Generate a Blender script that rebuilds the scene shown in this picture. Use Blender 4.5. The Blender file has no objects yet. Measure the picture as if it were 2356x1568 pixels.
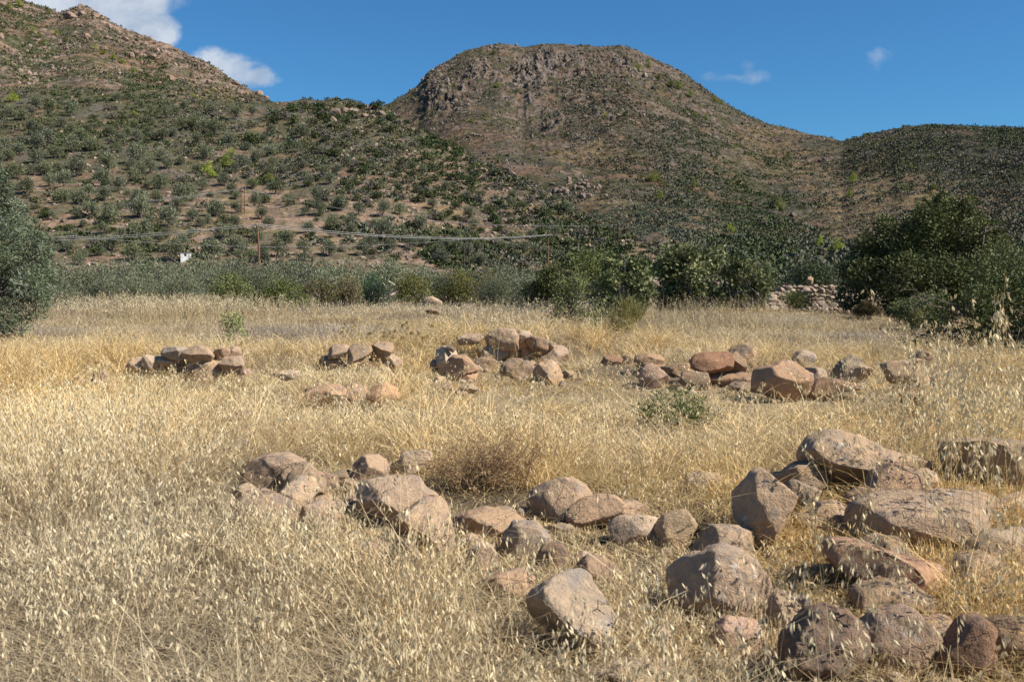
import bpy, math, random
import numpy as np
from mathutils import Vector, Euler

# ---------------------------------------------------------------- camera, world, sun, exposure
SC = bpy.context.scene
COL = SC.collection
F = 2356 * 35 / 36            # focal length in pixels of a 2356 px wide view
CX, CY, HORIZON = 1178.0, 784.0, 633.0
CAMZ = 1.6
PITCH = math.atan((CY - HORIZON) / F)
cam_data = bpy.data.cameras.new('camera')
cam = bpy.data.objects.new('camera', cam_data); COL.objects.link(cam)
cam_data.sensor_width = 36; cam_data.lens = 35
cam_data.clip_start = 0.05; cam_data.clip_end = 20000
cam.location = (0, 0, CAMZ); cam.rotation_euler = (math.pi / 2 - PITCH, 0, 0)
cam_data.dof.use_dof = True; cam_data.dof.focus_distance = 45; cam_data.dof.aperture_fstop = 8.0
SC.camera = cam

SUN_EL, SUN_AZ = math.radians(43), math.radians(108)      # azimuth clockwise from the view direction
sd = bpy.data.lights.new('sun', 'SUN'); sd.energy = 5.0; sd.angle = math.radians(0.53); sd.color = (1.0, 0.94, 0.84)
sun = bpy.data.objects.new('sun', sd); COL.objects.link(sun)
sv = Vector((math.sin(SUN_AZ) * math.cos(SUN_EL), math.cos(SUN_AZ) * math.cos(SUN_EL), math.sin(SUN_EL)))
sun.rotation_euler = sv.to_track_quat('Z', 'Y').to_euler()

SC.view_settings.view_transform = 'Standard'; SC.view_settings.look = 'None'
SC.view_settings.exposure = 0.68; SC.view_settings.gamma = 1.0
SC.cycles.max_bounces = 6; SC.cycles.diffuse_bounces = 3; SC.cycles.transmission_bounces = 3
SC.cycles.use_denoising = True

W = bpy.data.worlds.new('World'); SC.world = W; W.use_nodes = True
nt = W.node_tree; nt.nodes.clear()
def N(t, kind, **kw):
    n = t.nodes.new(kind)
    for k, v in kw.items(): setattr(n, k, v)
    return n
def inp(t, sock, v):
    if hasattr(v, 'is_output'): t.links.new(v, sock)
    else: sock.default_value = v
def M(t, op, a, b=0.0, c=0.0, clamp=False):
    n = N(t, 'ShaderNodeMath', operation=op, use_clamp=clamp)
    inp(t, n.inputs[0], a); inp(t, n.inputs[1], b); inp(t, n.inputs[2], c)
    return n.outputs[0]
def smooth(t, x, a, b):
    n = N(t, 'ShaderNodeMapRange', interpolation_type='SMOOTHSTEP')
    inp(t, n.inputs[0], x); n.inputs[1].default_value = a; n.inputs[2].default_value = b
    return n.outputs[0]
def mixc(t, f, a, b, mode='MIX'):
    n = N(t, 'ShaderNodeMix', data_type='RGBA', blend_type=mode)
    inp(t, n.inputs[0], f)
    for s, v in ((n.inputs[6], a), (n.inputs[7], b)):
        inp(t, s, v if hasattr(v, 'is_output') else (*v, 1.0)[:4])
    return n.outputs[2]
def noise(t, vec, scale, detail=4, rough=0.55, dist=0.0):
    n = N(t, 'ShaderNodeTexNoise'); inp(t, n.inputs['Vector'], vec)
    n.inputs['Scale'].default_value = scale; n.inputs['Detail'].default_value = detail
    n.inputs['Roughness'].default_value = rough; n.inputs['Distortion'].default_value = dist
    return n.outputs['Fac']

sky = N(nt, 'ShaderNodeTexSky', sky_type='NISHITA')
sky.sun_disc = False; sky.sun_elevation = SUN_EL; sky.sun_rotation = SUN_AZ
sky.altitude = 300; sky.air_density = 1.0; sky.dust_density = 0.15; sky.ozone_density = 3.0
tc = N(nt, 'ShaderNodeTexCoord')
sep = N(nt, 'ShaderNodeSeparateXYZ'); nt.links.new(tc.outputs['Generated'], sep.inputs[0])
dy = M(nt, 'MAXIMUM', sep.outputs[1], 0.02)
su, se = M(nt, 'DIVIDE', sep.outputs[0], dy), M(nt, 'DIVIDE', sep.outputs[2], dy)
comb = N(nt, 'ShaderNodeCombineXYZ'); inp(nt, comb.inputs[0], su); inp(nt, comb.inputs[1], M(nt, 'MULTIPLY', se, 1.25))
n1 = noise(nt, comb.outputs[0], 13, 7, 0.58, 0.3)
n2 = noise(nt, comb.outputs[0], 34, 5, 0.6, 0.2)
def ue(px, py):     # view pixel -> (x/y, z/y)
    a, b = (px - CX) / F, (CY - py) / F
    yy = math.cos(PITCH) + b * math.sin(PITCH)
    return a / yy, (-math.sin(PITCH) + b * math.cos(PITCH)) / yy
def blobs(lst):     # soft union of ellipses given in view pixels: (px, py, rx, ry)
    acc = None
    for px, py, rx, ry in lst:
        u0, e0 = ue(px, py)
        q = M(nt, 'SUBTRACT', 1.0, M(nt, 'ADD', M(nt, 'POWER', M(nt, 'ABSOLUTE', M(nt, 'DIVIDE', M(nt, 'SUBTRACT', su, u0), rx / F)), 2),
                                     M(nt, 'POWER', M(nt, 'ABSOLUTE', M(nt, 'DIVIDE', M(nt, 'SUBTRACT', se, e0), ry / F)), 2)))
        acc = q if acc is None else M(nt, 'MAXIMUM', acc, q)
    return M(nt, 'MAXIMUM', acc, -1.5)
front = smooth(nt, sep.outputs[1], 0.05, 0.2)
c1 = blobs([(290, 0, 100, 95), (345, 68, 62, 44), (200, -40, 210, 95), (378, 78, 28, 26), (255, 40, 110, 50)])
c1 = M(nt, 'MULTIPLY', smooth(nt, M(nt, 'ADD', c1, M(nt, 'MULTIPLY', M(nt, 'SUBTRACT', n1, 0.5), 2.6)), -0.45, 0.5), front)
c2 = blobs([(478, 136, 42, 26), (530, 158, 62, 36), (575, 176, 66, 24), (505, 150, 60, 34)])
c2 = M(nt, 'MULTIPLY', smooth(nt, M(nt, 'ADD', c2, M(nt, 'MULTIPLY', M(nt, 'SUBTRACT', n2, 0.5), 3.4)), -0.45, 1.0), front)
c3 = blobs([(1645, 176, 36, 14), (1720, 158, 24, 24), (1735, 176, 48, 20), (2022, 132, 34, 32), (1700, 178, 66, 10)])
c3 = M(nt, 'MULTIPLY', M(nt, 'MULTIPLY', smooth(nt, M(nt, 'ADD', c3, M(nt, 'MULTIPLY', M(nt, 'SUBTRACT', n2, 0.5), 4.6)), 0.0, 2.2), 0.42), front)
cl = M(nt, 'MAXIMUM', M(nt, 'MAXIMUM', M(nt, 'MULTIPLY', c1, 0.90), M(nt, 'MULTIPLY', c2, 0.80)), c3)
skyt = mixc(nt, 1.0, sky.outputs[0], (0.42, 0.90, 1.24), 'MULTIPLY')
cloudcol = mixc(nt, smooth(nt, n1, 0.36, 0.64), (4.6, 5.6, 7.0), (8.2, 8.7, 9.4))
skyc = mixc(nt, cl, skyt, cloudcol)
bg = N(nt, 'ShaderNodeBackground'); bg.inputs[1].default_value = 0.056
nt.links.new(skyc, bg.inputs[0])
wo = N(nt, 'ShaderNodeOutputWorld'); nt.links.new(bg.outputs[0], wo.inputs[0])

# ---------------------------------------------------------------- helpers
def hash3(ix, iy, iz, seed):
    h = (ix.astype(np.uint32) * np.uint32(374761393) + iy.astype(np.uint32) * np.uint32(668265263)
         + iz.astype(np.uint32) * np.uint32(2147483647) + np.uint32((seed * 974634777) & 0xffffffff))
    h = (h ^ (h >> np.uint32(13))) * np.uint32(1274126177)
    h = (h ^ (h >> np.uint32(15))) * np.uint32(2246822519)
    return ((h ^ (h >> np.uint32(16))) & np.uint32(0xffffff)).astype(np.float64) / 0xffffff
def vnoise(x, y, z=None, seed=0):
    x = np.asarray(x, float); y = np.asarray(y, float); z = np.zeros_like(x) if z is None else np.asarray(z, float)
    fx, fy, fz = np.floor(x), np.floor(y), np.floor(z)
    ix, iy, iz = fx.astype(np.int64), fy.astype(np.int64), fz.astype(np.int64)
    ax, ay, az = x - fx, y - fy, z - fz
    ax, ay, az = (q * q * q * (q * (q * 6 - 15) + 10) for q in (ax, ay, az))
    r = 0
    for i, wx in ((0, 1 - ax), (1, ax)):
        for j, wy in ((0, 1 - ay), (1, ay)):
            for k, wz in ((0, 1 - az), (1, az)):
                r = r + wx * wy * wz * hash3(ix + i, iy + j, iz + k, seed)
    return r * 2 - 1
def fbm(x, y, z=None, oct=4, seed=0, gain=0.5, ridged=False):
    s, a, t = 0, 1.0, 0
    for o in range(oct):
        n = vnoise(np.asarray(x) * 2.03 ** o + 17.3 * o, np.asarray(y) * 2.03 ** o - 9.1 * o, None if z is None else np.asarray(z) * 2.03 ** o + 3.7 * o, seed + o)
        if ridged: n = 1 - 2 * np.abs(n)
        s = s + a * n; t += a; a *= gain
    return s / t

def mesh_np(name, V, Fc, mat=None, col=None, smooth=False):
    V = np.ascontiguousarray(V, np.float32); Fc = np.ascontiguousarray(Fc, np.int32)
    me = bpy.data.meshes.new(name)
    me.vertices.add(len(V)); me.vertices.foreach_set('co', V.ravel())
    k = Fc.shape[1]
    me.loops.add(Fc.size); me.loops.foreach_set('vertex_index', Fc.ravel())
    me.polygons.add(len(Fc)); me.polygons.foreach_set('loop_start', np.arange(len(Fc), dtype=np.int32) * k)
    me.update(calc_edges=True)
    me.polygons.foreach_set('use_smooth', np.full(len(Fc), smooth, bool))
    if col is not None:
        c = np.ones((len(V), 4), np.float32); c[:, :3] = col
        at_ = me.color_attributes.new('tint', 'FLOAT_COLOR', 'POINT'); at_.data.foreach_set('color', c.ravel())
    if mat: me.materials.append(mat)
    return me
def obj(name, me, parent=None, loc=(0, 0, 0), **props):
    o = bpy.data.objects.new(name, me); COL.objects.link(o); o.location = loc
    if parent: o.parent = parent
    for k, v in props.items():
        if v: o[k] = v
    return o
def empty(name, loc, **props):
    return obj(name, None, None, loc, **props)
def copy_tree(src, loc, rz=0.0, s=1.0, **props):
    c = src.copy(); COL.objects.link(c); c.location = loc; c.rotation_euler = (0, 0, rz); c.scale = (s, s, s) if not isinstance(s, tuple) else s
    for k, v in props.items():
        if v: c[k] = v
    for ch in list(src.children):
        d = ch.copy(); COL.objects.link(d); d.parent = c
    return c

CP, SP = math.cos(PITCH), math.sin(PITCH)
def at(px, py, Y):
    u, e = ue(px, py); return Vector((u * Y, Y, CAMZ + e * Y))
def proj(x, y, z):
    dz = z - CAMZ; d = y * CP - dz * SP
    return CX + F * x / d, CY - F * (y * SP + dz * CP) / d

# ---------------------------------------------------------------- ground shape
BUMPS = [(0.35, 19.0, 2.4, 1.5, 0.42), (-0.8, 17.2, 1.2, 1.1, 0.2), (-4.6, 17.0, 2.2, 1.3, 0.22), (-1.8, 13.2, 1.6, 0.8, 0.10), (4.6, 15.0, 4.5, 1.3, 0.22),
         (2.4, 6.0, 1.8, 1.1, 0.22), (3.6, 7.5, 1.6, 1.0, 0.18), (-0.6, 6.6, 1.5, 0.9, 0.16), (-1.6, 8.0, 1.2, 1.0, 0.12), (9.0, 36.0, 6, 3, 0.3)]
def ground_z(x, y):
    x = np.asarray(x, float); y = np.asarray(y, float)
    z = 0.10 * fbm(x / 5.0, y / 5.0, oct=3, seed=5) + 0.02 * fbm(x / 0.6, y / 0.6, oct=2, seed=8)
    r = np.hypot(x, y)
    z = z * np.clip(r / 4, 0, 1)
    for bx, by, sx, sy, h in BUMPS:
        z = z + h * np.exp(-((x - bx) / sx) ** 2 - ((y - by) / sy) ** 2)
    d = np.clip((y - 45) / 32, 0, 1); z = z - 2.3 * d * d * (3 - 2 * d)
    return z
def ray_hit(px, py, zf=ground_z, y0=2.0, y1=120, n=3000):
    u, e = ue(px, py)
    Y = np.geomspace(y0, y1, n)
    below = CAMZ + e * Y <= zf(u * Y, Y)
    return Y[np.argmax(below)] if below.any() else y1
def on_ground(px, Y):
    u = (px - CX) / F; x = u * Y * 1.0
    return Vector((x, Y, float(ground_z(np.array([x]), np.array([Y]))[0])))

# ---------------------------------------------------------------- hill shapes: crest given as (view px, view py, distance)
def crest(tab):
    u, e, Y = [], [], []
    for px, py, d in tab:
        a, b = ue(px, py); u.append(a); e.append(b); Y.append(d)
    return np.array(u), np.array(e), np.array(Y)
class Hill:
    def __init__(s, tab, base, zb, k, back, rough, seed):
        s.u, s.e, s.Y = crest(tab); s.bu = np.array([ue(p, 600)[0] for p, _ in base]); s.bY = np.array([d for _, d in base], float)
        s.zb, s.k, s.back, s.rough, s.seed = zb, k, back, rough, seed
    def lims(s, u): return np.interp(u, s.bu, s.bY), np.interp(u, s.u, s.Y)
    def t(s, u, Y):
        a, b = s.lims(u); return (Y - a) / (b - a)
    def z(s, x, Y):
        x = np.asarray(x, float); Y = np.asarray(Y, float)
        u = x / Y; a, b = s.lims(u); t = (Y - a) / (b - a)
        zc = CAMZ + np.interp(u, s.u, s.e) * b
        f = np.where(t < 1, np.abs(np.clip(t, 0, 1)) ** s.k, 1 - s.back * (t - 1))
        f = np.where(t < 0, t * 0.5, f)
        return s.zb + (zc - s.zb) * f + s.rough(x, Y, t)
def rough_near(x, Y, t):
    m = np.clip(t * 5, 0, 1); tt = np.clip(1.3 - np.abs(t - 1) * 2, 0, 1)
    z = m * (2.2 * fbm(x / 55, Y / 55, oct=3, seed=21) + 0.9 * fbm(x / 14, Y / 14, oct=3, seed=22) + 0.35 * fbm(x / 4.0, Y / 4.0, oct=2, seed=20))
    rock = np.clip((x / Y + 0.15) * 5, 0, 1) * m
    z = z + rock * 0.9 * np.maximum(fbm(x / 6, Y / 6, oct=3, seed=23, ridged=True), 0)
    return z
def rough_left(x, Y, t):
    m = np.clip(t * 4, 0, 1)
    return m * (9 * fbm(x / 130, Y / 130, oct=3, seed=31) + 3.0 * fbm(x / 26, Y / 26, oct=4, seed=32) + 2.2 * np.maximum(fbm(x / 12, Y / 12, oct=3, seed=33, ridged=True) - 0.1, 0) * np.clip(t * 1.6 - 0.4, 0, 1))
# crags of the central mountain: (view px, view py, radius px x, y, strength)
CRAGS = [(1225, 165, 48, 44, 1.0), (1020, 215, 62, 40, 0.6), (1270, 145, 50, 34, 0.7), (1150, 110, 60, 18, 0.35), (1330, 150, 90, 50, 0.4), (1440, 150, 60, 50, 0.45), (990, 175, 40, 34, 0.4),
         (1390, 265, 45, 26, 0.55), (1275, 290, 40, 26, 0.45), (1530, 185, 50, 36, 0.5), (1110, 165, 60, 40, 0.45), (1230, 240, 70, 30, 0.35), (1330, 230, 70, 30, 0.35)]
def crag_mask(x, Y, z):
    px, py = proj(x, Y, z); m = 0
    for a, b, rx, ry, s in CRAGS:
        m = np.maximum(m, s * np.exp(-((px - a) / rx) ** 2 - ((py - b) / ry) ** 2))
    return m
def rough_main(x, Y, t):
    m = np.clip(t * 3, 0, 1)
    z = m * (16 * fbm(x / 260, Y / 320, oct=3, seed=41) + 6 * fbm(x / 70, Y / 90, oct=3, seed=42) + 2.2 * fbm(x / 18, Y / 18, oct=3, seed=43))
    z = z * (1 - 0.55 * np.clip(1 - np.abs(t - 1) * 5, 0, 1))
    return z
A = Hill([(-700, 230, 430), (-200, 200, 440), (0, 202, 440), (300, 206, 440), (500, 228, 430), (600, 240, 425), (640, 238, 420), (700, 231, 415), (790, 237, 405), (850, 243, 400), (885, 250, 392), (940, 284, 370), (1000, 314, 352),
          (1100, 368, 325), (1200, 412, 300), (1270, 452, 280), (1330, 492, 262), (1400, 528, 240), (1460, 562, 225), (1520, 600, 212), (1600, 640, 205), (1800, 700, 205)],
         [(-700, 128), (300, 130), (900, 132), (1200, 145), (1500, 160), (1800, 170)], -2.2, 1.32, 0.55, rough_near, 1)
B = Hill([(-900, -160, 820), (-400, -90, 820), (-100, -25, 820), (0, 0, 820), (60, 17, 820), (130, 36, 815), (170, 31, 810), (205, 33, 805), (235, 46, 800), (265, 63, 795), (330, 94, 780), (380, 105, 770), (430, 134, 750), (500, 170, 730), (560, 205, 710),
          (605, 222, 700), (632, 238, 690), (700, 300, 660), (800, 380, 640), (900, 460, 620), (1000, 560, 600)],
         [(-900, 400), (400, 410), (1000, 430)], 58, 1.05, 0.6, rough_left, 2)
Cm = Hill([(300, 480, 1150), (600, 380, 1200), (800, 300, 1250), (885, 246, 1300), (930, 220, 1340), (960, 197, 1370), (985, 167, 1390), (1010, 150, 1410), (1045, 130, 1430), (1075, 113, 1450), (1110, 103, 1470), (1150, 96, 1480), (1190, 104, 1485),
           (1205, 109, 1485), (1250, 101, 1490), (1320, 102, 1490), (1420, 105, 1480), (1440, 110, 1475), (1470, 126, 1470), (1520, 151, 1455), (1580, 182, 1430), (1640, 221, 1410), (1665, 239, 1400), (1700, 259, 1385), (1760, 286, 1360),
           (1850, 308, 1320), (1940, 327, 1270), (1990, 313, 1230), (2050, 300, 1190), (2080, 290, 1160), (2150, 288, 1130), (2230, 293, 1100), (2356, 301, 1070), (2600, 325, 1050), (3000, 400, 1050)],
          [(300, 330), (1200, 330), (1500, 290), (1900, 260), (2400, 250), (3000, 250)], -2.0, 1.45, 0.7, rough_main, 3)
def hill_hit(H, px, py):
    u, e = ue(px, py); a, b = (float(q) for q in H.lims(u))
    Y = np.linspace(a, b * 1.02, 1500); z = H.z(u * Y, Y)
    ok = (z - CAMZ) / Y >= e
    Yh = Y[np.argmax(ok)] if ok.any() else Y[int(np.argmax((z - CAMZ) / Y))]
    return Vector((u * Yh, Yh, float(H.z(np.array([u * Yh]), np.array([Yh]))[0])))
# ---------------------------------------------------------------- materials
def new_mat(name):
    m = bpy.data.materials.new(name); m.use_nodes = True
    t = m.node_tree; b = t.nodes['Principled BSDF']; b.inputs['Specular IOR Level'].default_value = 0.25
    return m, t, b
def tint_node(t): return N(t, 'ShaderNodeAttribute', attribute_name='tint').outputs['Color']
def bump(t, b, h, strength, dist):
    n = N(t, 'ShaderNodeBump'); n.inputs['Strength'].default_value = strength; n.inputs['Distance'].default_value = dist
    t.links.new(h, n.inputs['Height']); t.links.new(n.outputs[0], b.inputs['Normal'])
def land_mat(name, sc1, sc2, lo, hi, bs, bd):
    m, t, b = new_mat(name)
    p = N(t, 'ShaderNodeNewGeometry').outputs['Position']
    a = noise(t, p, sc1, 5, 0.65); c = noise(t, p, sc2, 3, 0.6)
    v = M(t, 'ADD', M(t, 'MULTIPLY', smooth(t, a, 0.3, 0.7), hi - lo), lo)
    v = M(t, 'MULTIPLY', v, M(t, 'ADD', 0.8, M(t, 'MULTIPLY', c, 0.4)))
    cb = N(t, 'ShaderNodeCombineXYZ'); [t.links.new(v, cb.inputs[i]) for i in range(3)]
    t.links.new(mixc(t, 1.0, tint_node(t), cb.outputs[0], 'MULTIPLY'), b.inputs['Base Color'])
    b.inputs['Roughness'].default_value = 0.95; b.inputs['Specular IOR Level'].default_value = 0.1
    bump(t, b, a, bs, bd)
    return m
def leaf_mat(name, rough=0.6, spec=0.15, back=None, trans=0.15, var=0.25):
    m, t, b = new_mat(name)
    info = N(t, 'ShaderNodeObjectInfo')
    k = M(t, 'ADD', 1 - var, M(t, 'MULTIPLY', info.outputs['Random'], 2 * var))
    cb = N(t, 'ShaderNodeCombineXYZ'); [t.links.new(k, cb.inputs[i]) for i in range(3)]
    c = mixc(t, 1.0, tint_node(t), cb.outputs[0], 'MULTIPLY')
    c = mixc(t, 1.0, c, info.outputs['Color'], 'MULTIPLY')
    if back:
        c = mixc(t, N(t, 'ShaderNodeNewGeometry').outputs['Backfacing'], c, mixc(t, 1.0, c, back, 'MULTIPLY'))
    t.links.new(c, b.inputs['Base Color']); b.inputs['Roughness'].default_value = rough; b.inputs['Specular IOR Level'].default_value = spec
    if trans:
        tr = N(t, 'ShaderNodeBsdfTranslucent'); t.links.new(c, tr.inputs[0])
        mx = N(t, 'ShaderNodeMixShader'); mx.inputs[0].default_value = trans
        t.links.new(b.outputs[0], mx.inputs[1]); t.links.new(tr.outputs[0], mx.inputs[2])
        t.links.new(mx.outputs[0], t.nodes['Material Output'].inputs[0])
    return m
M_HILL = land_mat('hill_soil', 0.9, 6.0, 0.6, 1.35, 0.6, 0.5)
M_FAR = land_mat('mountain_soil', 0.16, 0.7, 0.55, 1.4, 0.7, 3.0)
M_GROUND = land_mat('field_soil', 2.2, 30.0, 0.55, 1.3, 0.6, 0.05)
M_LEAF = leaf_mat('leaf')
M_OLIVE = leaf_mat('olive_leaf', 0.5, 0.22, back=(1.4, 1.36, 1.28), trans=0.1, var=0.12)
M_SCRUB = leaf_mat('scrub_leaf', 0.7, 0.15, trans=0.0, var=0.2)
M_STRAW = leaf_mat('straw', 0.55, 0.3, trans=0.22, var=0.0)
def bark_mat(name, c1, c2, sc):
    m, t, b = new_mat(name)
    p = N(t, 'ShaderNodeTexCoord').outputs['Object']
    n = noise(t, p, sc, 6, 0.65)
    t.links.new(mixc(t, smooth(t, n, 0.35, 0.65), c1, c2), b.inputs['Base Color']); b.inputs['Roughness'].default_value = 0.9
    bump(t, b, n, 0.7, 0.03)
    return m
M_BARK = bark_mat('bark', (0.07, 0.055, 0.045), (0.17, 0.14, 0.12), 9)
M_PALEBARK = bark_mat('pale_bark', (0.20, 0.17, 0.15), (0.38, 0.34, 0.31), 9)
M_POLE = bark_mat('tarred_wood', (0.13, 0.06, 0.035), (0.24, 0.12, 0.07), 3)
M_DARKPOLE = bark_mat('dark_wood', (0.035, 0.028, 0.025), (0.08, 0.055, 0.045), 3)
def rock_mat(name, cols, sc, pits=0.5, dark=0.5):
    m, t, b = new_mat(name)
    info = N(t, 'ShaderNodeObjectInfo')
    off = N(t, 'ShaderNodeVectorMath', operation='ADD')
    t.links.new(N(t, 'ShaderNodeTexCoord').outputs['Object'], off.inputs[0])
    rr = N(t, 'ShaderNodeCombineXYZ'); r100 = M(t, 'MULTIPLY', info.outputs['Random'], 90.0)
    for i in range(3): t.links.new(r100, rr.inputs[i])
    t.links.new(rr.outputs[0], off.inputs[1]); p = off.outputs[0]
    big = noise(t, p, sc, 5, 0.6, 0.4); mid = noise(t, p, sc * 5.5, 5, 0.7); fine = noise(t, p, sc * 34, 3, 0.7)
    lich = noise(t, p, sc * 1.7, 6, 0.72, 0.6); lich2 = noise(t, p, sc * 13, 3, 0.6)
    c = mixc(t, smooth(t, big, 0.36, 0.64), cols[0], cols[1])
    c = mixc(t, smooth(t, mid, 0.44, 0.66), c, cols[2])
    c = mixc(t, M(t, 'MULTIPLY', smooth(t, lich, 0.50, 0.62), 0.8), c, cols[3]); c = mixc(t, M(t, 'MULTIPLY', smooth(t, noise(t, p, sc * 2.6, 5, 0.7), 0.60, 0.68), 0.7), c, (0.50, 0.46, 0.40))
    spots = M(t, 'MULTIPLY', smooth(t, lich2, 0.58, 0.74), dark * .75)
    c = mixc(t, spots, c, (0.085, 0.066, 0.052))
    g = M(t, 'ADD', 0.80, M(t, 'MULTIPLY', fine, 0.40)); cb = N(t, 'ShaderNodeCombineXYZ'); [t.links.new(g, cb.inputs[i]) for i in range(3)]
    c = mixc(t, 1.0, c, cb.outputs[0], 'MULTIPLY')
    c = mixc(t, 1.0, c, info.outputs['Color'], 'MULTIPLY')
    t.links.new(c, b.inputs['Base Color']); b.inputs['Roughness'].default_value = 0.93; b.inputs['Specular IOR Level'].default_value = 0.15
    wp = N(t, 'ShaderNodeVectorMath', operation='ADD'); t.links.new(p, wp.inputs[0]); wn = N(t, 'ShaderNodeTexNoise'); wn.inputs['Scale'].default_value = sc * 1.4; wn.inputs['Detail'].default_value = 4
    t.links.new(p, wn.inputs['Vector']); t.links.new(wn.outputs['Color'], wp.inputs[1])
    vo = N(t, 'ShaderNodeTexVoronoi', feature='DISTANCE_TO_EDGE'); vo.inputs['Scale'].default_value = sc * .55; t.links.new(wp.outputs[0], vo.inputs['Vector'])
    crack = M(t, 'MULTIPLY', M(t, 'SUBTRACT', 1.0, smooth(t, vo.outputs['Distance'], 0.001, 0.014)), smooth(t, big, 0.54, 0.62))
    c = mixc(t, M(t, 'MULTIPLY', crack, .6), c, (.08, .06, .045)); t.links.new(c, b.inputs['Base Color'])
    h = M(t, 'ADD', M(t, 'MULTIPLY', crack, -1.6), M(t, 'MULTIPLY', mid, 1.0)); h = M(t, 'ADD', M(t, 'MULTIPLY', h, 1.0), M(t, 'ADD', M(t, 'MULTIPLY', fine, 0.35), M(t, 'MULTIPLY', lich2, 0.5 * pits)))
    bump(t, b, h, 0.8, 0.10 / sc)
    return m
M_ROCK = rock_mat('field_stone', ((0.385, 0.285, 0.195), (0.32, 0.238, 0.165), (0.435, 0.318, 0.208), (0.265, 0.225, 0.185)), 3.2)
M_BOULDER = rock_mat('hill_boulder', ((0.23, 0.17, 0.128), (0.18, 0.14, 0.115), (0.26, 0.20, 0.155), (0.21, 0.195, 0.175)), 0.5, dark=0.35)

# ---------------------------------------------------------------- ground and hills
def grid_faces(nu, nv):
    i = np.arange(nu - 1)[:, None] * nv + np.arange(nv - 1)[None, :]
    return np.stack([i, i + nv, i + nv + 1, i + 1], -1).reshape(-1, 4)
def lerp(a, b, t): return a + (b - a) * np.asarray(t)[..., None]
def sm(x, a, b):
    t = np.clip((x - a) / (b - a), 0, 1); return t * t * (3 - 2 * t)
def col(*c): return np.array(c, float)

az = np.concatenate([np.linspace(-math.pi, -0.72, 60, endpoint=False), np.linspace(-0.72, 0.72, 420), np.linspace(0.72, math.pi, 61)[1:]])
rad = np.concatenate([[0.02], np.geomspace(0.6, 130, 420), np.geomspace(150, 6000, 40)])
aa, rr = np.meshgrid(az, rad, indexing='ij')
gx, gy = rr * np.sin(aa), rr * np.cos(aa)
gz = ground_z(gx, gy)
gc = lerp(np.broadcast_to(col(0.15, 0.113, 0.073), gx.shape + (3,)), col(0.25, 0.195, 0.12), sm(fbm(gx / 3, gy / 3, oct=4, seed=51), -0.3, 0.4))
gc = lerp(gc, col(0.24, 0.175, 0.115), sm(gy, 46, 66))
for hx, hy, sx, sy in ((1.9, 5.0, 1.9, 2.0), (.3, 5.6, 1.2, 1.0), (-1.2, 7.0, 1.2, 1.0)): gc = lerp(gc, col(.075, .055, .037), .8 * np.exp(-(((gx - hx) / sx) ** 2 + ((gy - hy) / sy) ** 2) ** 2))  # shade in the gaps between the near stones, painted into the soil colour
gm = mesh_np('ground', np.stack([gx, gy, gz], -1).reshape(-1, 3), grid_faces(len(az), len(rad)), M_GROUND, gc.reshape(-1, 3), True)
obj('ground', gm, kind='structure', label='dry field of straw coloured soil reaching to the hills')

def hill_mesh(name, H, u0, u1, nu, nv, mat, colfn, label, power=1.0):
    u = np.linspace(u0, u1, nu); s = np.linspace(-0.06, 1.35, nv)
    a, b = H.lims(u)
    Y = a[:, None] + (b - a)[:, None] * s[None, :]
    X = u[:, None] * Y; Z = H.z(X, Y)
    c = colfn(X, Y, Z, np.broadcast_to(s[None, :], Y.shape))
    me = mesh_np(name, np.stack([X, Y, Z], -1).reshape(-1, 3), grid_faces(nu, nv), mat, np.clip(c, 0.01, 0.9).reshape(-1, 3), True)
    return obj(name, me, kind='structure', label=label)

SOIL, SOIL2, STONE, DRY, SCRUBC, GREYC = col(0.198, 0.128, 0.082), col(0.140, 0.092, 0.059), col(0.25, 0.19, 0.14), col(0.215, 0.155, 0.08), col(0.066, 0.068, 0.034), col(0.105, 0.092, 0.076)
def col_near(X, Y, Z, s):
    px, py = proj(X, Y, Z)
    c = lerp(np.broadcast_to(SOIL, X.shape + (3,)), SOIL2, sm(fbm(X / 22, Y / 22, oct=4, seed=61), -0.3, 0.4))
    ter = Z / 1.7 + 0.9 * fbm(X / 30, Y / 30, oct=3, seed=62)
    fr = ter - np.floor(ter)
    lower = sm(py, 330, 480) * sm(-px, -1100, -700)
    wall = (fr < 0.34) * sm(fbm(X / 9, Y / 9, oct=3, seed=63), -0.35, 0.1)
    c = lerp(c, STONE, wall * (0.25 + 0.5 * lower))
    speck = sm(fbm(X / 1.1, Y / 1.1, Z / 1.1, oct=3, seed=64), 0.12, 0.34)
    c = lerp(c, STONE * 1.05, speck * (0.45 + 0.25 * sm(px, 500, 1000)))
    c = lerp(c, DRY, 0.6 * sm(fbm(X / 12, Y / 12, oct=3, seed=65), 0.1, 0.45))
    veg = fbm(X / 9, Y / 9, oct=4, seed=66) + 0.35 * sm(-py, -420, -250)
    pale_soil = sm(py, 380, 470) * sm(-px, -1250, -800); c = c * (0.76 + 0.32 * pale_soil)[..., None]; c = lerp(c, SCRUBC, (0.85 - .2 * pale_soil) * sm(veg, -0.22 + 0.18 * pale_soil, 0.14)); c = lerp(c, GREYC, (0.7 - .35 * pale_soil) * sm(fbm(X / 7, Y / 7, oct=4, seed=67), 0.12, 0.35))  # lower slope has lighter tan soil with less scrub and grey cover
    return c
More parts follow.
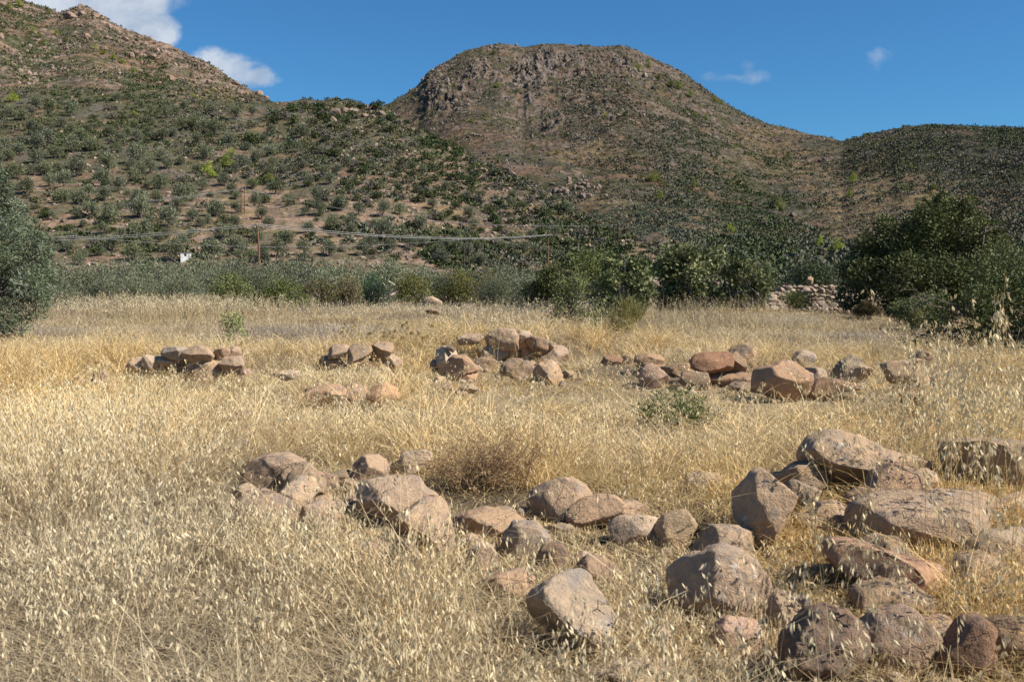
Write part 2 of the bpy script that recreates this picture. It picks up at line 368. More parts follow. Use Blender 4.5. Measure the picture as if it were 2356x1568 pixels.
def col_left(X, Y, Z, s):
    c = lerp(np.broadcast_to(SOIL2 * 0.95, X.shape + (3,)), SOIL * 0.9, sm(fbm(X / 40, Y / 40, oct=4, seed=71), -0.3, 0.3))
    c = lerp(c, SCRUBC * 0.95, 0.9 * sm(fbm(X / 30, Y / 30, oct=5, seed=72, gain=0.7), -0.08, 0.16))
    c = lerp(c, GREYC * 0.9, 0.6 * sm(fbm(X / 12, Y / 12, oct=4, seed=73, gain=0.7), 0.08, 0.3))
    rk = fbm(X / 16, Y / 16, oct=5, seed=74, gain=0.65, ridged=True) + 0.30 * sm(s, 0.75, 1.0) - 0.10
    return lerp(c, col(0.205, 0.145, 0.112), 0.9 * sm(rk, 0.28, 0.46))
TANS = ((2050, 455, 190, 95, 0.95), (1360, 352, 120, 30, 0.7), (1760, 330, 130, 55, 0.7), (2000, 540, 120, 40, 1.0), (1600, 500, 40, 26, 0.6), (1480, 400, 60, 50, 0.5), (1370, 470, 70, 26, 0.8), (1870, 400, 120, 50, 0.6))
def tan_mask(px, py):
    m = 0
    for a, b, rx, ry, k in TANS: m = np.maximum(m, k * np.exp(-((px - a) / rx) ** 2 - ((py - b) / ry) ** 2))
    return m
def col_main(X, Y, Z, s):
    px, py = proj(X, Y, Z); cm = crag_mask(X, Y, Z)
    c = lerp(np.broadcast_to(SOIL2 * 0.95, X.shape + (3,)), SOIL * 0.78, sm(fbm(X / 90, Y / 90, oct=4, seed=81), -0.3, 0.3))
    c = lerp(c, SCRUBC * 0.92, 0.9 * sm(fbm(X / 34, Y / 34, oct=5, seed=82, gain=0.72), -0.3, 0.05))
    c = lerp(c, GREYC * 0.85, 0.7 * sm(fbm(X / 20, Y / 20, oct=4, seed=83, gain=0.72), -0.05, 0.2))
    tan = tan_mask(px, py)
    tn = sm(tan + 0.35 * fbm(X / 40, Y / 40, oct=4, seed=84), 0.28, 0.62)
    ter = Z / 5.0 + 1.2 * fbm(X / 80, Y / 80, oct=3, seed=85); fr = ter - np.floor(ter)
    tc_ = lerp(np.broadcast_to(DRY * 0.92, X.shape + (3,)), SOIL2, (fr < 0.4) * 0.7)
    c = lerp(c, tc_, tn * 0.75)
    rk = fbm(X / 26, Y / 26, oct=5, seed=86, gain=0.68, ridged=True) + 0.55 * cm - 0.22 - 0.22 * sm(py, 300, 420) - 0.3 * sm(px, 1900, 2050)
    rc = lerp(np.broadcast_to(col(0.165, 0.122, 0.094), X.shape + (3,)), col(0.185, 0.15, 0.126), sm(cm + 0.5 * fbm(X / 30, Y / 30, oct=3, seed=87), 0.3, 0.7))
    c = lerp(c, rc, 0.92 * sm(rk, 0.14, 0.30))
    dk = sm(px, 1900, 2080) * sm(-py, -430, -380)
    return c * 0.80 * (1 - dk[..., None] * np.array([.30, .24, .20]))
# crags are part of the central mountain's shape
_rm = Cm.rough
def rough_crags(x, Y, t):
    z0 = _rm(x, Y, t)
    u = x / Y; a, b = Cm.lims(u); zc = CAMZ + np.interp(u, Cm.u, Cm.e) * b
    zz = Cm.zb + (zc - Cm.zb) * np.abs(np.clip(t, 0, 1)) ** Cm.k
    cm = crag_mask(x, Y, zz)
    cr = fbm(x / 34, Y / 48, zz / 30, oct=4, seed=45, gain=0.6, ridged=True)
    cr2 = fbm(x / 13, Y / 17, zz / 14, oct=3, seed=46, gain=0.6, ridged=True)
    edge = np.clip((1 - t) * 14, 0.25, 1)
    return z0 + edge * cm * (20 * cr + 9 * cr2) + 2.6 * np.clip(t * 2 - 0.5, 0, 1) * edge * np.maximum(cr2, 0)
Cm.rough = rough_crags
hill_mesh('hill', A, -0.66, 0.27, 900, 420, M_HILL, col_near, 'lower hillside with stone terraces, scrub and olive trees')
hill_mesh('mountain', B, -0.66, -0.185, 480, 300, M_FAR, col_left, 'higher rocky mountainside with a long descending ridge beside the white cloud')
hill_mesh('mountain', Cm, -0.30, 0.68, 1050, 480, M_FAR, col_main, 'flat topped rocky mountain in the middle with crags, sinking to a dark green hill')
# ---------------------------------------------------------------- stones
def ico(sub):
    import bmesh
    bm = bmesh.new(); bmesh.ops.create_icosphere(bm, subdivisions=sub, radius=1.0)
    V = np.array([v.co[:] for v in bm.verts]); Fc = np.array([[v.index for v in f.verts] for f in bm.faces]); bm.free()
    return V, Fc
ICO = {k: ico(k) for k in (1, 2, 3, 4, 5)}
CLEAR = []     # (x, y, rx, ry): short or no grass here
ROCKS = []
def stone(name, poly, Y=None, sub=4, label='', cat='rock', tint=(1, 1, 1), thick=0.8, cuts=(), seed=0, box=7.0, rough=1.0, clear=1.0, group=None, nc=9, mat=None, sink=0.0, foot=0.12, grow=1.0):
    """poly: outline in view pixels of the stone as it stands Y metres away; it gets a depth of its own and broken faces"""
    P = np.array(poly, float)
    cx_, cy_ = (P[:, 0].min() + P[:, 0].max()) / 2, (P[:, 1].min() + P[:, 1].max()) / 2
    if Y is None:
        Y = ray_hit(cx_, P[:, 1].max() + sink); hw0 = (P[:, 0].max() - P[:, 0].min()) / F * Y / 2; hh0 = (P[:, 1].max() - P[:, 1].min()) / F * Y / 2
        Y = Y + 0.55 * thick * math.sqrt(hw0 * hh0)
    c = at(cx_, cy_, Y)
    q = (P - [cx_, cy_]) / F * Y * grow; q[:, 1] *= -1
    th = np.arctan2(q[:, 1], q[:, 0]); r = np.hypot(q[:, 0], q[:, 1])
    # dense outline radius by angle
    n = len(q); tt, rv = [], []
    for i in range(n):
        for s in np.linspace(0, 1, 12, endpoint=False):
            p = q[i] * (1 - s) + q[(i + 1) % n] * s; tt.append(math.atan2(p[1], p[0])); rv.append(math.hypot(*p))
    o = np.argsort(tt); tt = np.array(tt)[o]; rv = np.array(rv)[o]
    V, Fc = ICO[sub]
    a = np.arctan2(V[:, 2], V[:, 0]); R = np.interp(a, np.r_[tt - 2 * math.pi, tt, tt + 2 * math.pi], np.r_[rv, rv, rv])
    hw, hh = (q[:, 0].max() - q[:, 0].min()) / 2, (q[:, 1].max() - q[:, 1].min()) / 2
    T = thick * math.sqrt(hw * hh)
    w = V[:, 1]; inpl = np.hypot(V[:, 0], V[:, 2]); k = (np.abs(w) ** box + inpl ** box) ** (-1 / box)
    u_, w_ = inpl * k, w * k
    Pn = np.stack([np.cos(a) * R * u_, T * w_, np.sin(a) * R * u_], 1)      # x right, y away, z up
    S = np.array([hw, T, hh])
    rng = np.random.default_rng(seed + 11)
    cc = [np.array(x, float) for x in cuts]
    for q_ in range(nc):
        d = rng.normal(size=3); d /= np.linalg.norm(d)
        if q_ < 6:
            d[1] = -abs(d[1]) - .35; d /= np.linalg.norm(d); cc.append(np.r_[d, rng.uniform(0.5, 0.82)])
        else: cc.append(np.r_[d, rng.uniform(0.82, 0.96)])
    for c4 in cc:
        nrm = c4[:3] / np.linalg.norm(c4[:3]); Q = Pn / S; h = Q @ nrm - c4[3]
        m = h > 0; Q[m] -= h[m, None] * nrm * 0.99; Pn = Q * S
    for ax_, ex in ((0, hw), (2, hh)):
        mn, mx = Pn[:, ax_].min(), Pn[:, ax_].max(); Pn[:, ax_] = -ex + (Pn[:, ax_] - mn) * 2 * ex / (mx - mn)
    sz = math.sqrt(hw * hh); rad_ = Pn / np.maximum(np.linalg.norm(Pn, axis=1, keepdims=True), 1e-6)
    g = Pn / sz
    d = (0.035 * fbm(g[:, 0] * 1.3, g[:, 1] * 1.3, g[:, 2] * 1.3, oct=3, seed=seed) + 0.085 * np.minimum(fbm(g[:, 0] * 2.9, g[:, 1] * 2.9, g[:, 2] * 2.9, oct=3, seed=seed + 5, ridged=True), 0.25)
         + 0.034 * fbm(g[:, 0] * 7, g[:, 1] * 7, g[:, 2] * 7, oct=3, seed=seed + 9)) * sz * rough
    Pn = Pn + rad_ * d[:, None]
    # stones sit in the soil: stretch the underside down a little
    lo = np.clip(-Pn[:, 2] / hh, 0, 1.2); Pn[:, 0] *= 1 + foot * lo ** 2; Pn[:, 1] *= 1 + foot * lo ** 2; Pn[:, 2] -= foot * hh * lo ** 2
    me = mesh_np(name, Pn, Fc, mat or M_ROCK, None, True)
    ob = obj(name, me, None, c, label=label, category=cat, group=group); ob.color = (*tint, 1)
    ROCKS.append((c.x, c.y, c.z, hw, hh, T))
    if clear:
        CLEAR.append((c.x, c.y - 0.15 * clear, hw * 1.0 + 0.03, T * 0.8 + 0.10 * clear + hh * 0.7 * clear))
    return ob
def Z(ox, oy, k):
    return lambda *p: [(ox + k * a, oy + k * b) for a, b in p]
R5, R6, R7 = Z(0, 977.8, .3763), Z(747.8, 977.8, .3763), Z(1550.7, 977.8, .3763)
RA, RB, RC, RD = Z(0, 604, .2751), Z(575.2, 604, .2751), Z(1150.4, 604, .2751), Z(1723.3, 604, .2751)
PINK, WARM, GREY, DARK, PALE, RED = (1.05, .99, .97), (1.08, 1.0, .93), (.9, .95, 1.0), (.52, .46, .45), (1.25, 1.2, 1.15), (.85, .62, .52)
BR = 'boulder'
# the heap in front, built up of big blocks
stone(BR, R7((780, 215), (800, 150), (850, 90), (930, 50), (1050, 50), (1200, 85), (1290, 150), (1420, 185), (1560, 215), (1590, 260), (1580, 330), (1540, 390), (1440, 425), (1300, 430), (1180, 440), (1080, 425), (950, 400), (850, 350), (800, 290)),
      sub=5, label='long tan boulder with rounded back, topmost of the near heap', cuts=((-.35, -.6, -.7, .42), (.3, -.6, .75, .55)), seed=1, tint=WARM)
stone(BR, R7((1670, 100), (1720, 82), (1900, 83), (2140, 92), (2320, 105), (2340, 400), (2100, 430), (1970, 465), (1900, 420), (1800, 400), (1740, 330), (1700, 240), (1680, 170)),
      sub=5, label='square topped brown block at the frame edge, with a dark broken side', cuts=((-.72, -.66, -.2, .36), (.35, -.9, .15, .72)), nc=0, box=12, seed=2, tint=(.9, .85, .8), clear=1.8)
stone(BR, R7((1970, 480), (2100, 436), (2300, 405), (2330, 580), (2140, 610), (1985, 605), (1985, 530)), sub=4, label='pale pink block directly under the square topped brown block', seed=3, tint=PALE, nc=3)
stone('rock', R7((1620, 330), (1640, 280), (1700, 240), (1745, 205), (1760, 300), (1740, 370), (1690, 385), (1630, 370)), sub=3, label='small pointed stone wedged beside the square topped block', seed=4)
stone(BR, R7((1085, 620), (1110, 530), (1180, 480), (1350, 440), (1500, 430), (1700, 425), (1850, 430), (1950, 480), (1985, 540), (1970, 620), (1930, 680), (1850, 720), (1780, 770), (1680, 820), (1560, 825), (1470, 790), (1340, 720), (1200, 690), (1110, 660)),
      sub=5, label='wide flat brown boulder lying across the heap on smaller stones', cuts=((-.5, -.7, -.5, .45), (.0, -.35, .93, .55)), seed=5, tint=(1, .95, .92))
stone(BR, R7((930, 720), (1050, 712), (1200, 735), (1350, 790), (1430, 820), (1540, 830), (1620, 860), (1790, 900), (1790, 980), (1700, 1090), (1600, 1120), (1480, 1060), (1300, 980), (1100, 910), (960, 850)),
      sub=4, label='reddish slab half hidden in straw underneath the wide flat boulder', seed=6, tint=(1.05, .85, .75), clear=0.6)
stone('rock', R7((1600, 840), (1640, 805), (1720, 808), (1770, 860), (1750, 905), (1690, 900), (1620, 880)), sub=3, label='small pale stone propping up the wide flat boulder', seed=7, tint=PALE)
stone(BR, R7((1780, 790), (1850, 715), (1950, 660), (2140, 640), (2330, 650), (2330, 800), (2140, 850), (2000, 870), (1900, 910), (1810, 900)), sub=4, label='tan block behind the tall oats, right of the small propping stone', seed=8, clear=0.5)
stone(BR, R7((385, 430), (440, 370), (500, 290), (560, 268), (620, 320), (690, 370), (740, 410), (760, 470), (740, 530), (735, 600), (700, 680), (690, 780), (660, 805), (600, 760), (510, 720), (430, 640), (400, 540)),
      sub=5, label='upright pointed slab of orange tan stone leaning at the heap end', cuts=((-.9, -.35, .2, .6), (.1, -1, .2, .62)), seed=9, tint=WARM)
stone('rock', R7((680, 330), (760, 345), (850, 390), (905, 405), (880, 450), (860, 520), (810, 550), (760, 530), (745, 470)), sub=4, label='angular stone squeezed between the upright slab and topmost boulder', seed=10)
stone('rock', R7((735, 565), (850, 540), (900, 480), (1000, 470), (1080, 500), (1090, 560), (1030, 610), (940, 640), (860, 680), (780, 695), (730, 650)), sub=4, label='low tan stone just right of the upright pointed slab', seed=11, tint=WARM)
stone(BR, R7((-35, 990), (-20, 900), (60, 830), (150, 780), (250, 730), (330, 730), (430, 780), (500, 830), (560, 900), (600, 960), (630, 1040), (600, 1090), (520, 1200), (450, 1250), (350, 1290), (250, 1250), (150, 1180), (50, 1100), (-20, 1050)),
      sub=5, label='big round pink boulder with a grey weathered patch on one side', cuts=((-.75, -.5, .2, .55), (.45, -.75, .45, .62)), seed=12, tint=PINK, clear=1.4)
stone('rock', R7((560, 1300), (550, 1240), (580, 1120), (620, 1050), (690, 1025), (750, 1070), (775, 1130), (760, 1190), (720, 1250), (660, 1330), (610, 1335)), sub=4, label='smooth egg shaped stone standing against the big round boulder', seed=13, cuts=((-.8, -.6, .1, .5),), rough=.6, tint=(.9, .86, .8))
stone(BR, R7((670, 1340), (700, 1270), (760, 1220), (850, 1140), (950, 1110), (1050, 1120), (1130, 1180), (1200, 1260), (1230, 1400), (1220, 1540), (1100, 1600), (800, 1600), (680, 1450)), sub=5, label='dark purple brown pitted boulder low in the near straw', seed=14, tint=DARK, rough=1.6)
stone(BR, R7((1580, 1480), (1600, 1400), (1700, 1290), (1760, 1190), (1850, 1170), (1920, 1230), (1880, 1290), (1880, 1370), (1920, 1450), (2000, 1600), (1600, 1600)), sub=4, label='dark reddish boulder at the lower frame edge, deep shadow beside it', seed=15, tint=(.62, .5, .46))
stone(BR, R7((1900, 1260), (1960, 1210), (2050, 1180), (2250, 1200), (2280, 1500), (2100, 1540), (1950, 1480)), sub=4, label='brown boulder in the corner behind tall oat stems', seed=16, tint=(.7, .62, .55))
stone('rock', R7((1480, 1270), (1560, 1190), (1640, 1180), (1700, 1220), (1720, 1260), (1640, 1330), (1540, 1380), (1480, 1350)), sub=4, label='grey pink stone in straw between the pitted and reddish boulders', seed=17, tint=(.95, .9, .9))
stone('rock', R7((1170, 1200), (1210, 1175), (1290, 1165), (1310, 1230), (1290, 1270), (1200, 1290)), sub=3, label='small brown stone right behind the dark pitted boulder', seed=18, tint=(.7, .62, .58))
stone('rock', R7((1180, 95), (1300, 65), (1450, 90), (1550, 170), (1420, 190), (1290, 150)), sub=3, label='flat stone showing behind the long topmost boulder', seed=19)
stone(BR, R6((1230, 1130), (1300, 1060), (1430, 1000), (1550, 945), (1610, 935), (1660, 990), (1690, 1080), (1740, 1150), (1780, 1200), (1740, 1330), (1760, 1420), (1690, 1500), (1620, 1490), (1520, 1400), (1400, 1350), (1280, 1290), (1230, 1250)),
      sub=5, label='large wedge shaped tan boulder, sunlit top and dark undercut front', cuts=((-.62, -.55, -.55, .18), (.25, -.45, .85, .35)), seed=20, thick=1.0, box=4, clear=1.7)
stone('rock', R6((1545, 1505), (1700, 1500), (1800, 1460), (1950, 1430), (2140, 1480), (2140, 1600), (1560, 1600)), sub=4, label='low tan stone at the lower frame edge below the wedge boulder', seed=21)
stone(BR, R6((165, 420), (210, 370), (320, 345), (450, 330), (560, 340), (600, 400), (690, 450), (600, 540), (480, 600), (390, 625), (280, 610), (200, 560), (180, 480)), sub=5, label='grey pink slab with a white blotch, beside the dry brown shrub', cuts=((-.6, -.6, -.5, .5), (.0, -.3, .95, .6)), seed=22, tint=(1.08, 1.02, 1.0))
stone(BR, R6((390, 600), (480, 560), (600, 480), (700, 455), (735, 530), (765, 620), (795, 700), (785, 800), (740, 850), (680, 835), (600, 790), (520, 710), (440, 700), (385, 650)), sub=5, label='tan overhanging slab lower down from the white blotched slab', cuts=((-.55, -.55, -.65, .3), (.25, -.35, .9, .55)), seed=23, tint=WARM)
stone(BR, R6((385, 720), (420, 690), (520, 710), (565, 800), (565, 920), (510, 1000), (450, 980), (400, 850)), sub=4, label='dark grey stone in shadow beneath the overhanging slab', seed=24, tint=(.7, .68, .66))
stone(BR, R6((1230, 490), (1255, 420), (1320, 360), (1430, 325), (1520, 330), (1600, 380), (1645, 440), (1560, 490), (1470, 530), (1400, 580), (1330, 595), (1260, 550)), sub=4, label='rounded tan boulder in the middle of the near row', seed=25, tint=WARM)
stone(BR, R6((1470, 550), (1490, 500), (1570, 450), (1680, 430), (1770, 430), (1830, 470), (1800, 540), (1740, 590), (1650, 630), (1540, 645), (1490, 610)), sub=4, label='orange tan boulder touching the rounded boulder of the near row', seed=26, tint=(1.1, .98, .88))
stone('rock', R6((1730, 600), (1804, 545), (1950, 550), (2060, 590), (2090, 660), (2000, 710), (1850, 740), (1760, 690)), sub=4, label='crusty white and grey lichened stone behind the wedge boulder', seed=27, tint=(1.2, 1.2, 1.22))
stone('rock', R6((860, 780), (940, 730), (1020, 740), (1060, 820), (1040, 930), (960, 950), (880, 880)), sub=4, label='pale tan stone low in straw below the dry brown shrub', seed=28, tint=PINK)
stone('rock', R6((950, 940), (1080, 900), (1200, 890), (1290, 930), (1280, 1040), (1180, 1100), (1060, 1060), (970, 1020)), sub=4, label='pinkish stone in straw, above and left of the wedge boulder', seed=29, tint=(1, .88, .82))
stone('rock', R6((1290, 810), (1330, 730), (1440, 720), (1490, 800), (1445, 910), (1340, 940), (1290, 890)), sub=4, label='brown stone with a dark hollow just above the wedge boulder', seed=30, tint=(.72, .64, .58))
stone('rock', R6((435, 255), (470, 180), (550, 165), (640, 145), (655, 210), (560, 275), (500, 315), (450, 295)), sub=4, label='white crusted stone left of the dry brown shrub', seed=31, tint=(1.25, 1.22, 1.2))
stone('rock', R6((1975, 1300), (2060, 1220), (2130, 1280), (2135, 1360), (2050, 1420), (1985, 1400)), sub=3, label='pale stone in shade beneath the big round boulder', seed=32, tint=(1.1, 1.05, 1.1))
stone('rock', R6((720, 60), (760, 36), (900, 22), (1020, 36), (1010, 78), (800, 85)), sub=3, label='thin flat stone in the trodden strip behind the shrub', seed=33, tint=PALE, sink=8)
stone('rock', R6((1720, 115), (1780, 98), (1900, 100), (1975, 120), (1900, 155), (1750, 155)), sub=3, label='thin flat stone in front of the low green shrub', seed=34, tint=PALE, sink=8)
stone(BR, R5((1470, 300), (1530, 220), (1650, 175), (1760, 175), (1860, 230), (1875, 310), (1750, 360), (1640, 390), (1520, 360)), sub=4, label='straw covered pink boulder above the long pale stalk', seed=35, tint=PINK, clear=.7)
stone('rock', R5((1680, 480), (1730, 380), (1830, 310), (1920, 325), (1935, 410), (1860, 480), (1750, 545), (1690, 540)), sub=4, label='pale sunlit stone at the end of the long pale stalk', seed=36, tint=PALE)
stone('rock', R5((1825, 550), (1850, 490), (1950, 465), (2040, 475), (2065, 570), (2025, 665), (1960, 690), (1840, 610)), sub=4, label='squarish pink stone overhanging a dark hollow by the blotched slab', cuts=((-.5, -.5, -.7, .4),), seed=37, tint=PINK)
stone('rock', R5((1310, 180), (1360, 110), (1450, 80), (1545, 80), (1555, 140), (1490, 200), (1400, 220), (1330, 210)), sub=4, label='grey stone alone in golden oats, farthest back of the near row', seed=38, tint=GREY)
stone('rock', R5((1415, 390), (1500, 350), (1580, 370), (1565, 450), (1480, 480), (1425, 450)), sub=3, label='small stone below the straw covered pink boulder', seed=39)
stone('rock', R5((1850, 715), (1930, 695), (1985, 740), (1920, 770)), sub=3, label='little flat pale stone in the dark hollow by dry oats', seed=40, tint=PALE)
